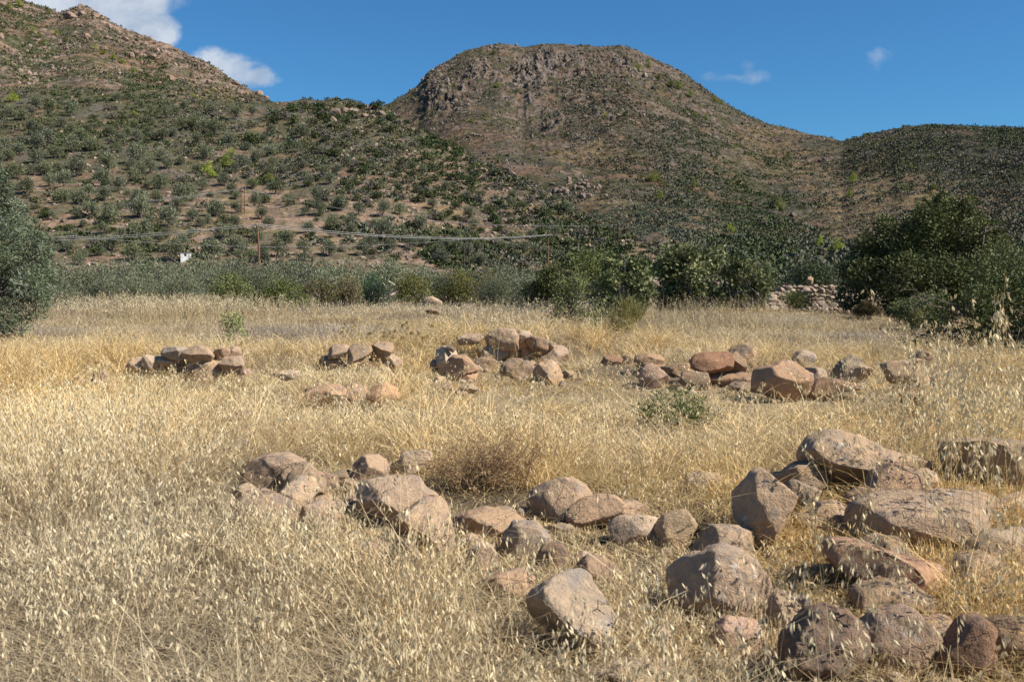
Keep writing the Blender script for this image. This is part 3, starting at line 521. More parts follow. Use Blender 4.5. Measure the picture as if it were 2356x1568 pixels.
# the ruined wall remains in the middle of the field: (outline, distance, label, tint)
WALLS = [
 (RA, 14.9, [
  ([(1350, 765), (1360, 715), (1450, 705), (1540, 715), (1560, 760), (1520, 795), (1400, 790)], 'grey end stone on top of the far left wall stub', GREY),
  ([(1530, 795), (1560, 730), (1640, 700), (1730, 720), (1785, 770), (1740, 815), (1650, 835), (1560, 825)], 'big orange stone, highest in the far left wall stub', WARM),
  ([(1780, 765), (1820, 725), (1900, 718), (1925, 770), (1860, 800), (1790, 795)], 'brown stone right of the orange top stone of the wall stub', (.95, .85, .78)),
  ([(1880, 745), (1930, 705), (1990, 708), (2005, 780), (1900, 792)], 'pink corner stone at the top right of the wall stub', PINK),
  ([(1290, 800), (1340, 775), (1500, 790), (1555, 830), (1545, 885), (1440, 895), (1310, 875)], 'broad tan stone under the grey end stone of the wall stub', WARM),
  ([(1640, 895), (1680, 830), (1790, 800), (1855, 830), (1875, 900), (1800, 970), (1690, 965)], 'large orange stone in the lower course below the orange top stone', WARM),
  ([(1850, 845), (1890, 795), (2000, 790), (2025, 860), (1985, 925), (1900, 920)], 'pinkish square stone below the corner stone of the wall stub', PINK),
  ([(1555, 865), (1600, 835), (1650, 855), (1645, 895), (1580, 900)], 'small filler stone in the middle of the wall stub', PALE),
  ([(1410, 930), (1500, 895), (1640, 900), (1665, 960), (1560, 990), (1450, 970)], 'pale stone in the lowest course of the wall stub', PALE),
  ([(1050, 890), (1110, 800), (1180, 795), (1205, 860), (1205, 930), (1100, 930)], 'pale leaning stone at the outer end of the wall stub', PALE),
  ([(1185, 805), (1230, 775), (1305, 800), (1295, 865), (1240, 890), (1200, 855)], 'grey white stone next to the pale leaning end stone', (1.1, 1.12, 1.15))]),
 (RA, 13.2, [
  ([(770, 970), (800, 915), (860, 900), (895, 940), (870, 980), (820, 995)], 'orange stone lying out in the oats beside the wall stub', WARM),
  ([(570, 1010), (610, 960), (680, 965), (705, 1005), (630, 1080), (580, 1060)], 'brown stone farthest out in the oats on the open side', (.85, .72, .6)),
  ([(860, 1045), (900, 1000), (960, 1010), (965, 1065), (890, 1075)], 'tan stone below the orange stone in the oats', PINK)]),
 (RA, 9.6, [
  ([(1070, 1320), (1180, 1260), (1260, 1235), (1390, 1235), (1345, 1320), (1200, 1365)], 'flat pale stone sunk in golden oats below the wall stub', PALE),
  ([(1840, 1265), (1960, 1235), (2085, 1255), (2060, 1320), (1960, 1350)], 'pink stone sunk in oats midway to the near row', PINK)]),
 (RB, 15.2, [
  ([(660, 740), (700, 695), (800, 690), (835, 720), (780, 770), (700, 780)], 'flat pink stone at the outer end of the low central stub', PINK),
  ([(825, 725), (880, 685), (990, 680), (1025, 730), (930, 800), (860, 815)], 'tan stone in the centre of the low central stub', (1, .93, .86)),
  ([(1005, 725), (1050, 675), (1180, 670), (1195, 735), (1130, 775), (1030, 775)], 'long block topping the low central stub', (.95, .86, .78)),
  ([(1095, 795), (1160, 765), (1240, 782), (1255, 835), (1180, 858), (1120, 840)], 'pink stone fallen under the long block', PINK),
  ([(580, 860), (610, 788), (700, 785), (785, 830), (790, 910), (680, 930), (600, 915)], 'straw covered stone below the flat pink end stone', (.85, .78, .68))]),
 (RB, 11.9, [
  ([(980, 1100), (1040, 1035), (1130, 1010), (1215, 1060), (1220, 1140), (1100, 1190), (1010, 1170)], 'bright orange stone with a rounded top in pale oats', (1.25, 1.0, .78)),
  ([(470, 1070), (560, 1022), (730, 1028), (805, 1080), (750, 1155), (620, 1170), (510, 1140)], 'long pinkish stone left of the bright orange stone', (1.1, .92, .82)),
  ([(735, 1055), (840, 1018), (940, 1048), (1005, 1110), (965, 1190), (830, 1200), (760, 1150)], 'pink stone wedged beside the bright orange stone', (1.05, .88, .78)),
  ([(190, 935), (280, 905), (390, 905), (400, 950), (300, 975)], 'pale stone sunk in oats left of the low central stub', PALE)]),
 (RB, 14.2, [
  ([(1560, 870), (1565, 740), (1620, 708), (1700, 728), (1725, 790), (1665, 855), (1645, 930), (1580, 935)], 'white upright stone left of the main pile', (1.3, 1.28, 1.28)),
  ([(1635, 708), (1670, 692), (1720, 720), (1690, 740)], 'dark stick like stone chip lying on the white upright stone', (.5, .5, .5)),
  ([(1655, 860), (1700, 778), (1790, 775), (1835, 820), (1885, 885), (1780, 900), (1690, 900)], 'tan stone right of the white upright stone', (1, .85, .75)),
  ([(1675, 940), (1720, 898), (1840, 886), (1895, 930), (1860, 995), (1760, 1005)], 'orange step stone below the white upright stone', (1.12, .9, .76)),
  ([(1690, 1030), (1740, 985), (1850, 985), (1885, 1025), (1800, 1065)], 'lowest orange stone of the step by the upright stone', (1.12, .92, .78)),
  ([(1505, 860), (1530, 808), (1565, 820), (1570, 880), (1530, 905)], 'narrow brown stone against the white upright stone', (.75, .66, .6)),
  ([(1835, 1110), (1870, 1058), (1905, 1090), (1895, 1140), (1850, 1140)], 'small pale stone in grass below the orange step', PALE)]),
 (RB, 16.6, [
  ([(1975, 645), (2040, 578), (2100, 553), (2200, 568), (2235, 620), (2205, 695), (2080, 705), (2000, 685)], 'large pale block on top of the main pile', (1.15, 1.05, 1.0)),
  ([(1925, 780), (1980, 705), (2100, 702), (2155, 740), (2145, 800), (2000, 820), (1940, 810)], 'tan block under the large pale block of the main pile', WARM),
  ([(1735, 635), (1800, 598), (1900, 598), (1945, 630), (1880, 668), (1770, 672)], 'low pink stone sunk in straw left of the main pile', PINK)]),
 (RC, 16.6, [
  ([(100, 645), (120, 588), (170, 572), (240, 582), (262, 620), (222, 665), (160, 695), (110, 675)], 'light grey stone with dark marks on top of the main pile', (1.15, 1.15, 1.15)),
  ([(148, 705), (160, 682), (230, 655), (248, 690), (200, 728), (160, 740)], 'small red brown stone wedged beneath the light grey top stone', (1.0, .78, .66)),
  ([(48, 735), (80, 693), (140, 693), (152, 760), (120, 780), (60, 765)], 'squarish tan stone in the middle course of the main pile', WARM),
  ([(222, 665), (260, 628), (330, 622), (382, 650), (395, 705), (340, 728), (260, 705)], 'dark brown stone capping the right shoulder of the main pile', (.8, .7, .64)),
  ([(385, 692), (420, 662), (462, 672), (445, 702), (400, 710)], 'flat chip of stone on the lower right of the main pile', PALE),
  ([(165, 790), (200, 720), (250, 700), (302, 740), (308, 800), (250, 858), (190, 850)], 'round orange stone in the centre of the main pile', (1.15, .95, .8)),
  ([(345, 800), (390, 720), (460, 693), (545, 708), (565, 785), (555, 850), (440, 855), (370, 840)], 'long low block at the right foot of the main pile', PINK),
  ([(25, 840), (60, 778), (120, 768), (185, 810), (195, 870), (100, 885)], 'orange stone left in the bottom course of the main pile', (1.12, .92, .76)),
  ([(215, 890), (250, 850), (340, 850), (355, 895), (300, 930), (230, 920)], 'bottom stone beneath the round orange stone of the pile', WARM)]),
 (RC, 15.6, [
  ([(855, 840), (880, 788), (960, 778), (1015, 800), (985, 855), (900, 870)], 'brownish stone at the near end of the long low wall', (.8, .64, .55)),
  ([(1015, 810), (1060, 772), (1120, 782), (1145, 820), (1080, 855), (1030, 838)], 'tan stone second from the near end of the long low wall', (.95, .82, .7))]),
 (RC, 14.3, [
  ([(1135, 838), (1150, 783), (1210, 762), (1330, 778), (1365, 820), (1280, 860), (1200, 860)], 'rough two humped stone on the long low wall', (1, .86, .74)),
  ([(1175, 900), (1220, 848), (1360, 858), (1385, 920), (1355, 1000), (1280, 1012), (1200, 965)], 'dark fronted stone below the two humped stone', (.8, .68, .58)),
  ([(1355, 880), (1480, 848), (1620, 848), (1645, 895), (1560, 930), (1420, 940)], 'long straw covered stone beside the two humped stone', (.85, .76, .66)),
  ([(1435, 980), (1500, 938), (1565, 958), (1545, 1010), (1460, 1022)], 'small tan stone in oats below the straw covered stone', PINK)]),
 (RC, 13.6, [
  ([(1610, 825), (1650, 778), (1710, 752), (1890, 752), (1935, 790), (1905, 870), (1830, 900), (1720, 888), (1640, 868)], 'large red brown stone in the middle of the long low wall', RED),
  ([(1895, 880), (1940, 788), (1980, 757), (2022, 800), (2055, 840), (2035, 910), (1960, 920)], 'pointed grey brown stone leaning on the large red brown stone', (.75, .68, .62)),
  ([(1760, 970), (1790, 908), (1900, 900), (2100, 938), (2155, 980), (2145, 1050), (2000, 1065), (1840, 1055)], 'long dark tan block below the large red brown stone', (.88, .74, .64))]),
 (RC, 9.2, [([(935, 1525), (980, 1498), (1080, 1502), (1105, 1532), (1000, 1550)], 'flat pale stone in straw in front of the green shrub', PALE)]),
 (RD, 12.6, [
  ([(70, 970), (90, 905), (150, 885), (220, 868), (290, 833), (380, 843), (445, 900), (505, 930), (485, 1000), (420, 1055), (340, 1080), (200, 1060), (110, 1055)], 'big lumpy pink boulder, largest on the long low wall', (1, .84, .74)),
  ([(545, 1090), (570, 1018), (650, 968), (750, 988), (852, 1010), (872, 1045), (740, 1065), (680, 1125), (580, 1125)], 'brown stone with hollow front right of the lumpy pink boulder', (.92, .76, .66)),
  ([(765, 975), (830, 898), (920, 868), (1005, 878), (1015, 930), (950, 995), (850, 995)], 'smooth grey tan stone set back on the long low wall', (1, .92, .82)),
  ([(735, 1050), (850, 1008), (960, 1012), (985, 1045), (850, 1070)], 'thin slab in front of the smooth grey tan stone', WARM)]),
 (RD, 11.3, [
  ([(1145, 865), (1200, 838), (1330, 833), (1440, 868), (1485, 920), (1495, 985), (1450, 1012), (1330, 1008), (1220, 978), (1175, 925)], 'smooth tan cap stone with shaded end on two blocks', (1.05, .95, .84)),
  ([(1285, 1035), (1380, 1012), (1500, 1022), (1525, 1065), (1440, 1150), (1400, 1190), (1330, 1170), (1300, 1100)], 'dark orange block directly under the smooth cap stone', (.95, .72, .55)),
  ([(1290, 1220), (1360, 1190), (1440, 1200), (1465, 1290), (1400, 1330), (1330, 1310)], 'lower brown block two below the smooth cap stone', (.85, .68, .56))]),
 (RD, 8.8, [([(1320, 1440), (1400, 1368), (1500, 1335), (1605, 1358), (1565, 1450), (1400, 1485)], 'brown stone in oats just behind the topmost heap boulder', (.8, .68, .6))]),
 (RB, 50.0, [([(1445, 345), (1480, 293), (1520, 283), (1572, 320), (1595, 350), (1480, 362)], 'grey boulder at the far edge of the field under shrubs', (1.1, 1.05, 1.0))]),
 (RB, 37.0, [([(1470, 412), (1520, 384), (1572, 395), (1585, 425)], 'low brown boulder in straw in front of the far grey boulder', (.8, .72, .66))]),
]
sd_ = 100
for reg, Yw, lst in WALLS:
    for j, (poly, lab, tint) in enumerate(lst):
        sd_ += 3; p = reg(*poly)
        stone('rock', p, Yw + 0.08 * math.sin(sd_ * 1.7), sub=4 if Yw < 30 else 2, grow=1.12, label=lab, tint=tint, seed=sd_, thick=0.95, clear=(1.9 if reg is RA or 14 < Yw < 17 else 1.0) if Yw < 30 else 0, foot=.35)
# smaller filler stones of the near row and of the low walls
ORD0 = ['nearest', 'second', 'third', 'fourth', 'fifth', 'sixth', 'seventh', 'eighth', 'ninth', 'tenth', 'eleventh', 'twelfth', 'thirteenth', 'fourteenth', 'fifteenth']
FSECT = ['right of', 'up and right of', 'straight above', 'up and left of', 'left of', 'down and left of', 'straight below', 'down and right of']
FLAND = [('wedge boulder', 1310, 1430), ('big round boulder', 1660, 1350), ('dark pitted boulder', 1905, 1470), ('upright pointed slab', 1765, 1180), ('wide flat boulder', 2130, 1210), ('topmost heap boulder', 2000, 1070), ('blotched slab', 890, 1160), ('rounded boulder', 1290, 1150),
         ('straw covered pink boulder', 630, 1085), ('main pile', 1190, 810), ('white upright stone', 1020, 820), ('far left wall stub', 450, 830), ('central stub', 850, 810), ('bright orange stone', 870, 905), ('lumpy pink boulder', 1800, 865), ('red brown stone', 1645, 830), ('smooth cap stone', 2085, 860), ('two humped stone', 1490, 825)]
fr = np.random.default_rng(515); FILL = []
def fill(n, xs, ys, smin, smax):
    k = 0; tries = 0
    while k < n and tries < n * 30:
        tries += 1; px, py = fr.uniform(*xs), fr.uniform(*ys); Yg = ray_hit(px, py); s = fr.uniform(smin, smax); w = s / Yg * F
        u = ue(px, py)[0]; x = u * Yg
        if any(((x - r[0]) / (r[3] + s * .3)) ** 2 + ((Yg - r[1]) / (r[5] + s * .3)) ** 2 < .8 for r in ROCKS if r[1] < 30): continue
        FILL.append((px, py, w * 1.15, w * fr.uniform(.65, 1.0), Yg)); ROCKS.append((x, Yg, 0, s * .4, s * .3, s * .35)); k += 1
fill(24, (1560, 2330), (1130, 1560), .12, .34); fill(5, (1220, 1560), (1260, 1560), .12, .26); fill(6, (840, 1230), (1230, 1420), .16, .36); fill(12, (560, 1000), (1090, 1290), .14, .36); fill(2, (1230, 1500), (1170, 1290), .12, .22)
fill(9, (300, 560), (840, 905), .14, .34); fill(6, (720, 930), (830, 880), .14, .3); fill(5, (990, 1110), (850, 905), .14, .3); fill(8, (1110, 1330), (850, 885), .2, .4); fill(15, (1370, 2140), (845, 905), .2, .46)
FB = {}
for q_, (px, py, w, h, Yg) in enumerate(FILL):
    a = np.linspace(0, 2 * math.pi, 8, endpoint=False) + fr.uniform(0, .7); r_ = fr.uniform(.75, 1.15, 8); cyp = py - h * .38
    dd, kk = min((math.hypot(px - a_, py - b_), k_) for k_, (_, a_, b_) in enumerate(FLAND)); ss = int(round(math.atan2(FLAND[kk][2] - py, px - FLAND[kk][1]) / (math.pi / 4))) % 8
    t_ = fr.uniform(.7, 1.08)
    o_ = stone('rock', [(px + w * .5 * math.cos(t) * r, cyp + h * .5 * math.sin(t) * r) for t, r in zip(a, r_)], Yg + .05, sub=4, label='x', tint=(t_ * fr.uniform(.98, 1.1), t_ * .97, t_ * fr.uniform(.85, 1.0)), seed=700 + q_, thick=1.0, clear=.15, rough=1.5, foot=.35, group='small filler stones of the ruined walls')
    FB.setdefault((kk, ss), []).append((dd, o_))
for (kk, ss), v in FB.items():
    v.sort(key=lambda z_: z_[0])
    for n_, (_, o_) in enumerate(v): o_['label'] = f'{ORD0[n_]} small filler stone {FSECT[ss]} the {FLAND[kk][0]}'
# the rubble heap between the fig trees and the evergreen oak
rng = np.random.default_rng(77)
def heap_top(px): return np.interp(px, [1750, 1775, 1800, 1830, 1862, 1880, 1905, 1940, 1985], [672, 662, 655, 652, 650, 652, 655, 660, 668])
HEAP = []
row = 0; py = 712.0
while py > 640:
    px = 1748 + rng.uniform(0, 12)
    while px < 1985:
        w = rng.uniform(7, 21) * (1.1 if py > 685 else 0.8)
        if py - w * 0.35 > heap_top(px):
            if rng.random() < .93: HEAP.append((px + w / 2, py + rng.uniform(-3, 3), w, w * rng.uniform(0.5, 0.8), row))
        px += w * rng.uniform(0.75, 1.0)
    py -= 8.5; row += 1
HEAP.append((1864, 646, 15, 18, 8))
HEAP.sort(key=lambda h: (h[4], h[0]))
ORD = ['', 'second ', 'third ', 'fourth ', 'fifth ', 'sixth ', 'seventh ', 'eighth ', 'ninth ', 'tenth ', 'eleventh ', 'twelfth ', 'thirteenth ', 'fourteenth ', 'fifteenth ', 'sixteenth ', 'seventeenth ', 'eighteenth ', 'nineteenth ', 'twentieth ',
       'twenty-first ', 'twenty-second ', 'twenty-third ', 'twenty-fourth ', 'twenty-fifth ', 'twenty-sixth ']
cnt = {}
ROWN = ['bottom course', 'second course up', 'third course up', 'fourth course up', 'fifth course up', 'sixth course up', 'seventh course up', 'top course', 'very top']
for k, (px, py, w, h, r) in enumerate(HEAP):
    n = cnt.get(r, 0); cnt[r] = n + 1
    a = np.linspace(0, 2 * math.pi, 9, endpoint=False) + rng.uniform(0, .5)
    rr_ = rng.uniform(0.82, 1.15, 9)
    poly = [(px + w * .55 * math.cos(t) * q, py + h * .55 * math.sin(t) * q) for t, q in zip(a, rr_)]
    tone = rng.uniform(0.75, 1.15); tt_ = (tone * rng.uniform(.92, 1.02), tone * .98, tone * rng.uniform(.96, 1.1))
    word = 'tall tan stone sticking up from the crest of the rubble heap' if r == 8 else f'{ORD[n] or "first "}grey tan stone from the fig end, {ROWN[min(r, 7)]} of the rubble heap'
    stone('heap_stone', poly, 41 + r * 0.28 + rng.uniform(-.1, .1), sub=3, grow=1.05, label=word, tint=tt_ if r != 8 else (1.0, .92, .84), seed=300 + k, thick=1.0, clear=0, group='stones of the rubble heap', rough=1.5)

# small broken stone lying between the bigger ones
rr2 = np.random.default_rng(404); V2, F2 = ICO[2]; Vs, Fs, nn = [], [], 0
for cx_, cy_, cz, hw, hh, T in list(ROCKS):
    if cy_ > 30: continue
    for _ in range(5):
        a = rr2.uniform(0, 6.28); x = cx_ + math.cos(a) * hw * rr2.uniform(1.0, 1.7); y = cy_ + math.sin(a) * T * rr2.uniform(1.0, 1.7); r = rr2.uniform(.02, .065)
        q = V2 * r * rr2.uniform(.6, 1.3, 3); 
        for _k in range(6):
            d = rr2.normal(size=3); d /= np.linalg.norm(d); h = q @ d - r * .6; m_ = h > 0; q[m_] -= h[m_, None] * d
        Vs.append(q + [x, y, float(ground_z(np.array([x]), np.array([y]))[0]) + r * .15]); Fs.append(F2 + nn); nn += len(V2)
obj('field_rubble', mesh_np('field_rubble', np.concatenate(Vs), np.concatenate(Fs), M_ROCK, None, False), kind='stuff', label='small broken stones lying between the boulders')
# ---------------------------------------------------------------- trees, shrubs
def unit(v): return v / np.maximum(np.linalg.norm(v, axis=-1, keepdims=True), 1e-9)
def cards(pos, d, L, Wd, rng):
    """one rhombic leaf per position: pos (n,3), d direction (n,3), L and Wd lengths (n,)"""
    n = len(pos); side = unit(np.cross(d, unit(rng.normal(size=(n, 3)))))
    L = np.asarray(L)[:, None]; Wd = np.asarray(Wd)[:, None]
    V = np.stack([pos, pos + d * L * .45 + side * Wd * .5, pos + d * L, pos + d * L * .45 - side * Wd * .5], 1).reshape(-1, 3)
    return V, np.arange(4 * n).reshape(-1, 4)
def clump_cloud(clumps, n, rng, inner=0.45):
    C = np.array([c[:3] for c in clumps]); R = np.array([c[3:6] for c in clumps])
    w = (R.prod(1)) ** (2 / 3); k = rng.choice(len(C), n, p=w / w.sum())
    s = unit(rng.normal(size=(n, 3)))
    lump = 1 + 0.22 * vnoise(s[:, 0] * 3 + k * 7.7, s[:, 1] * 3, s[:, 2] * 3, 3)
    r = (inner + (1 - inner) * rng.random(n) ** 0.6) * lump
    return C[k] + s * R[k] * r[:, None], s, k
def tube(pts, radii, sides=6):
    pts = np.array(pts, float); n = len(pts); t = unit(np.gradient(pts, axis=0))
    ref = np.array([0.3, 0.9, 0.2]) if abs(t[0, 2]) > 0.5 else np.array([0, 0, 1.0])
    a = unit(np.cross(t, ref)); b = np.cross(t, a)
    th = np.linspace(0, 2 * math.pi, sides, endpoint=False)
    V = pts[:, None] + (a[:, None] * np.cos(th)[None, :, None] + b[:, None] * np.sin(th)[None, :, None]) * np.array(radii)[:, None, None]
    i = np.arange(n - 1)[:, None] * sides; j = np.arange(sides)[None]; jn = (j + 1) % sides
    Fc = np.stack([i + j, i + jn, i + sides + jn, i + sides + j], -1).reshape(-1, 4)
    return V.reshape(-1, 3), Fc
class Soup:
    def __init__(s): s.V, s.F, s.C, s.n = [], [], [], 0
    def add(s, V, Fc, c=(1, 1, 1)):
        s.V.append(V); s.F.append(Fc + s.n); s.n += len(V)
        c = np.asarray(c, float); s.C.append(np.broadcast_to(c, (len(V), 3)) if c.ndim == 1 else c)
    def mesh(s, name, mat, smooth=False): return mesh_np(name, np.concatenate(s.V), np.concatenate(s.F), mat, np.concatenate(s.C), smooth)
def branch_path(a, b, rng, wob=0.12, n=5):
    a, b = np.array(a, float), np.array(b, float); t = np.linspace(0, 1, n)[:, None]
    p = a + (b - a) * t; L = np.linalg.norm(b - a); p[1:-1] += rng.normal(size=(n - 2, 3)) * L * wob * 0.5
    p[:, 2] += np.sin(t[:, 0] * math.pi) * L * 0.06
    return p
def leaf_cols(k, n, cols, rng, jit=0.18):
    """the leaf colour varies from sprig to sprig and from leaf to leaf"""
    cols = np.array(cols, float); pick = rng.choice(len(cols), 400); c = cols[pick[k % 400]] * 0.6 + cols[rng.choice(len(cols), n)] * 0.4
    return np.repeat(c * rng.uniform(1 - jit, 1 + jit, (n, 1)), 4, axis=0)
def plant_meshes(rng, W, D, H, z0, nclump, nleaf, L, Wd, cols, stems=1, trunk_r=0.1, droop=0.0, inner=0.45, csize=(0.28, 0.45), mat=None, barkm=None, limbs=14, clumps=None, spread=0.25, up=0.0, tf=None, low=False):
    scale_to = clumps is None
    """crown of leaves in clumps + trunk with limbs; size W x D x H, crown from z0 up; local origin at the foot"""
    if clumps is None:
        clumps = []
        for _ in range(nclump):
            s = unit(rng.normal(size=3)); s[2] = abs(s[2]) * 1.15 - 0.45; r = rng.uniform(csize[0], csize[1]); f = rng.uniform(0.45, 0.95) * (1 - r * 0.75)
            s[2] = s[2] if _ % 3 or not low else -0.75
            clumps.append((s[0] * W / 2 * f, s[1] * D / 2 * f, z0 + (H - z0) * (0.42 + 0.55 * s[2] * f), W / 2 * r * rng.uniform(.8, 1.3), D / 2 * r * rng.uniform(.8, 1.3), (H - z0) * .5 * r * rng.uniform(.85, 1.15)))
    if scale_to:
        q = np.array(clumps); ex, ey, ez = (np.abs(q[:, 0]) + q[:, 3]).max(), (np.abs(q[:, 1]) + q[:, 4]).max(), (q[:, 2] + q[:, 5]).max(); lo = (q[:, 2] - q[:, 5]).min()
        fx, fy, fz = W / 2 / ex / 1.04, D / 2 / ey / 1.04, (H - z0) / (ez - lo)
        clumps = [(a * fx, b_ * fy, z0 + (c - lo) * fz, d_ * fx, e_ * fy, f_ * fz) for a, b_, c, d_, e_, f_ in clumps]
    p, s, k = clump_cloud(clumps, nleaf, rng, inner)
    keep = p[:, 2] > 0.02; p, s, k = p[keep], s[keep], k[keep]; n = len(p)
    d = unit(s * 0.7 + rng.normal(size=(n, 3)) * 0.75 + np.array([0, 0, up - droop]))
    V, Fc = cards(p, d, L * rng.uniform(.65, 1.25, n), Wd * rng.uniform(.7, 1.2, n), rng)
    sub = k * 9 + (vnoise(p[:, 0] * 2.2 / max(W, .5) * 3, p[:, 1] * 2.2 / max(W, .5) * 3, p[:, 2] * 3 / max(H, .5) * 2, 7) * 4 + 4).astype(int)
    cr = mesh_np('crown', V, Fc, mat or M_LEAF, leaf_cols(sub, n, cols, rng))
    sp = Soup()
    for q in range(stems):
        off = rng.normal(size=2) * trunk_r * (1.5 if stems > 1 else 0); top = np.array([off[0] * 3 + rng.normal() * W * 0.04, off[1] * 3, z0 + (H - z0) * 0.3])
        if tf is not None: top = np.array(tf)
        pth = branch_path((off[0], off[1], -0.15), top, rng, 0.15, 6); r0 = trunk_r / math.sqrt(stems)
        sp.add(*tube(pth, np.linspace(r0 * 1.15, r0 * 0.7, 6), 8))
        for c in rng.permutation(len(clumps))[:max(2, limbs // stems)]:
            e = np.array(clumps[c][:3]) + rng.normal(size=3) * np.array(clumps[c][3:6]) * spread
            st = pth[rng.integers(3, 6)]
            bp = branch_path(st, e, rng, 0.16, 6); sp.add(*tube(bp, np.linspace(r0 * 0.5, r0 * 0.09, 6), 5))
            for _ in range(3):
                m = bp[rng.integers(2, 5)]; e2 = e + rng.normal(size=3) * np.array(clumps[c][3:6]) * 0.8
                sp.add(*tube(branch_path(m, e2, rng, 0.2, 4), np.linspace(r0 * 0.2, r0 * 0.05, 4), 4))
    return cr, sp.mesh('trunk', barkm or M_BARK, True)
def plant(name, loc, crm, trm, label, cat, group=None, rz=0.0, color=None):
    o = empty(name, loc, label=label, category=cat, group=group); o.rotation_euler.z = rz
    c = obj('crown', crm, o); t = obj('trunk', trm, o)
    if color: c.color = (*color, 1)
    return o
OL = [(0.078, 0.092, 0.046), (0.105, 0.12, 0.064), (0.13, 0.142, 0.085), (0.175, 0.185, 0.125)]  # palest leaf tone paints highlights into the crowns
OLN = [(0.060, 0.078, 0.042), (0.080, 0.10, 0.058), (0.15, 0.17, 0.125)]
DKG = [(0.056, 0.072, 0.022), (0.072, 0.088, 0.028), (0.092, 0.10, 0.036)]
MAST = [(0.085, 0.092, 0.036), (0.10, 0.11, 0.042), (0.125, 0.10, 0.06), (0.13, 0.09, 0.068)]
YELG = [(0.13, 0.14, 0.038), (0.155, 0.16, 0.046), (0.105, 0.115, 0.04), (0.13, 0.095, 0.065)]
FIG = [(0.075, 0.098, 0.036), (0.10, 0.125, 0.046), (0.14, 0.165, 0.065), (0.22, 0.22, 0.10)]
PEAR = [(0.13, 0.155, 0.06), (0.15, 0.175, 0.07), (0.20, 0.21, 0.09)]
PINE = [(0.20, 0.235, 0.026), (0.25, 0.28, 0.036), (0.15, 0.185, 0.024)]
def at_rect(x0, x1, yt, Y):
    """foot on the ground at distance Y under the middle of x0..x1; returns place, width, height up to view line yt"""
    g = on_ground((x0 + x1) / 2, Y); top = at((x0 + x1) / 2, yt, Y)
    return g, (x1 - x0) / F * Y, top.z - g.z
def rect_plant(name, x0, x1, yt, Y, label, cat, cols, seed, nclump=14, nleaf=5000, L=0.08, Wd=0.045, z0=0.1, group=None, depth=0.9, **kw):
    rg = np.random.default_rng(seed); g, w, h = at_rect(x0, x1, yt, Y)
    cr, tr = plant_meshes(rg, w, w * depth, h, z0 * h, nclump, nleaf, L, Wd, cols, **kw)
    return plant(name, g, cr, tr, label, cat, group, color=(1.12, 1.08, 1.1) if name == 'fig_tree' else (1.4, 1.38, 1.3))

# nearest olive at the frame edge: leaning crown down to the grass
rg = np.random.default_rng(5); g = on_ground(-40, 24)
cl = []
for px, py, r, dd in [(-60, 640, 75, 0), (40, 640, 62, .3), (70, 600, 45, 0), (0, 560, 60, -.4), (60, 560, 40, .3), (10, 500, 44, .2), (-10, 450, 40, 0), (5, 425, 22, 0), (30, 480, 24, .1), (45, 520, 30, -.2), (-60, 540, 70, .5), (80, 650, 38, -.2), (60, 700, 42, .2), (20, 720, 45, -.3),
                      (-50, 720, 60, 0), (95, 620, 24, .2), (98, 575, 18, .1), (45, 750, 26, 0), (-130, 600, 70, .3), (-140, 690, 60, 0), (-120, 500, 60, 0), (85, 540, 18, 0), (100, 680, 18, 0), (-70, 450, 50, .2), (0, 765, 24, .3), (12, 402, 12, 0)]:
    p = at(px, py, 24) - g; q = r / F * 24; cl.append((p.x, dd * 1.6, p.z, q, q * 1.2, q))
cr, tr = plant_meshes(rg, 4, 4, 4.2, .3, 0, 36000, .10, .026, OLN, trunk_r=.17, mat=M_OLIVE, clumps=cl, limbs=12, inner=.35, up=.15)
plant('olive_tree', g, cr, tr, 'large silvery olive tree at the field edge, its crown sweeping down to the grass', 'tree', color=(1.2, 1.2, 1.18))
# evergreen oak by the rubble heap
rg = np.random.default_rng(6); g = on_ground(2140, 36.5); cl = []
for px, py, r, dd in [(2150, 500, 48, 0), (2200, 480, 34, .4), (2110, 520, 42, -.3), (2230, 530, 56, .2), (2070, 570, 60, 0), (2010, 590, 44, .3), (1980, 630, 42, -.2), (2160, 580, 80, .8), (2290, 560, 44, .3), (2260, 610, 60, -.5), (2310, 630, 40, 0), (2050, 640, 60, -.6), (2130, 650, 66, -.8), (1960, 680, 34, 0),
                      (2010, 690, 46, -.4), (2200, 660, 64, -.9), (2080, 710, 40, -.3), (2270, 680, 50, 0), (1990, 560, 22, 0), (2040, 520, 22, .1), (2170, 455, 16, 0), (2230, 470, 20, 0), (2290, 520, 18, 0), (1945, 620, 18, 0), (2330, 660, 30, .2)]:
    p = at(px, py, 36.5) - g; q = r / F * 36.5; cl.append((p.x, dd * 1.8, p.z, q, q * 1.3, q))
cr, tr = plant_meshes(rg, 6, 6, 4.4, .3, 0, 42000, .125, .08, [(0.066, 0.078, 0.028), (0.082, 0.096, 0.034), (0.115, 0.122, 0.048)], trunk_r=.2, clumps=cl, limbs=14, inner=.4, stems=3, spread=.5)
plant('evergreen_oak', g, cr, tr, 'big dark evergreen oak bush beside the rubble heap, tallest at the field edge', 'tree', color=(1.4, 1.38, 1.3))
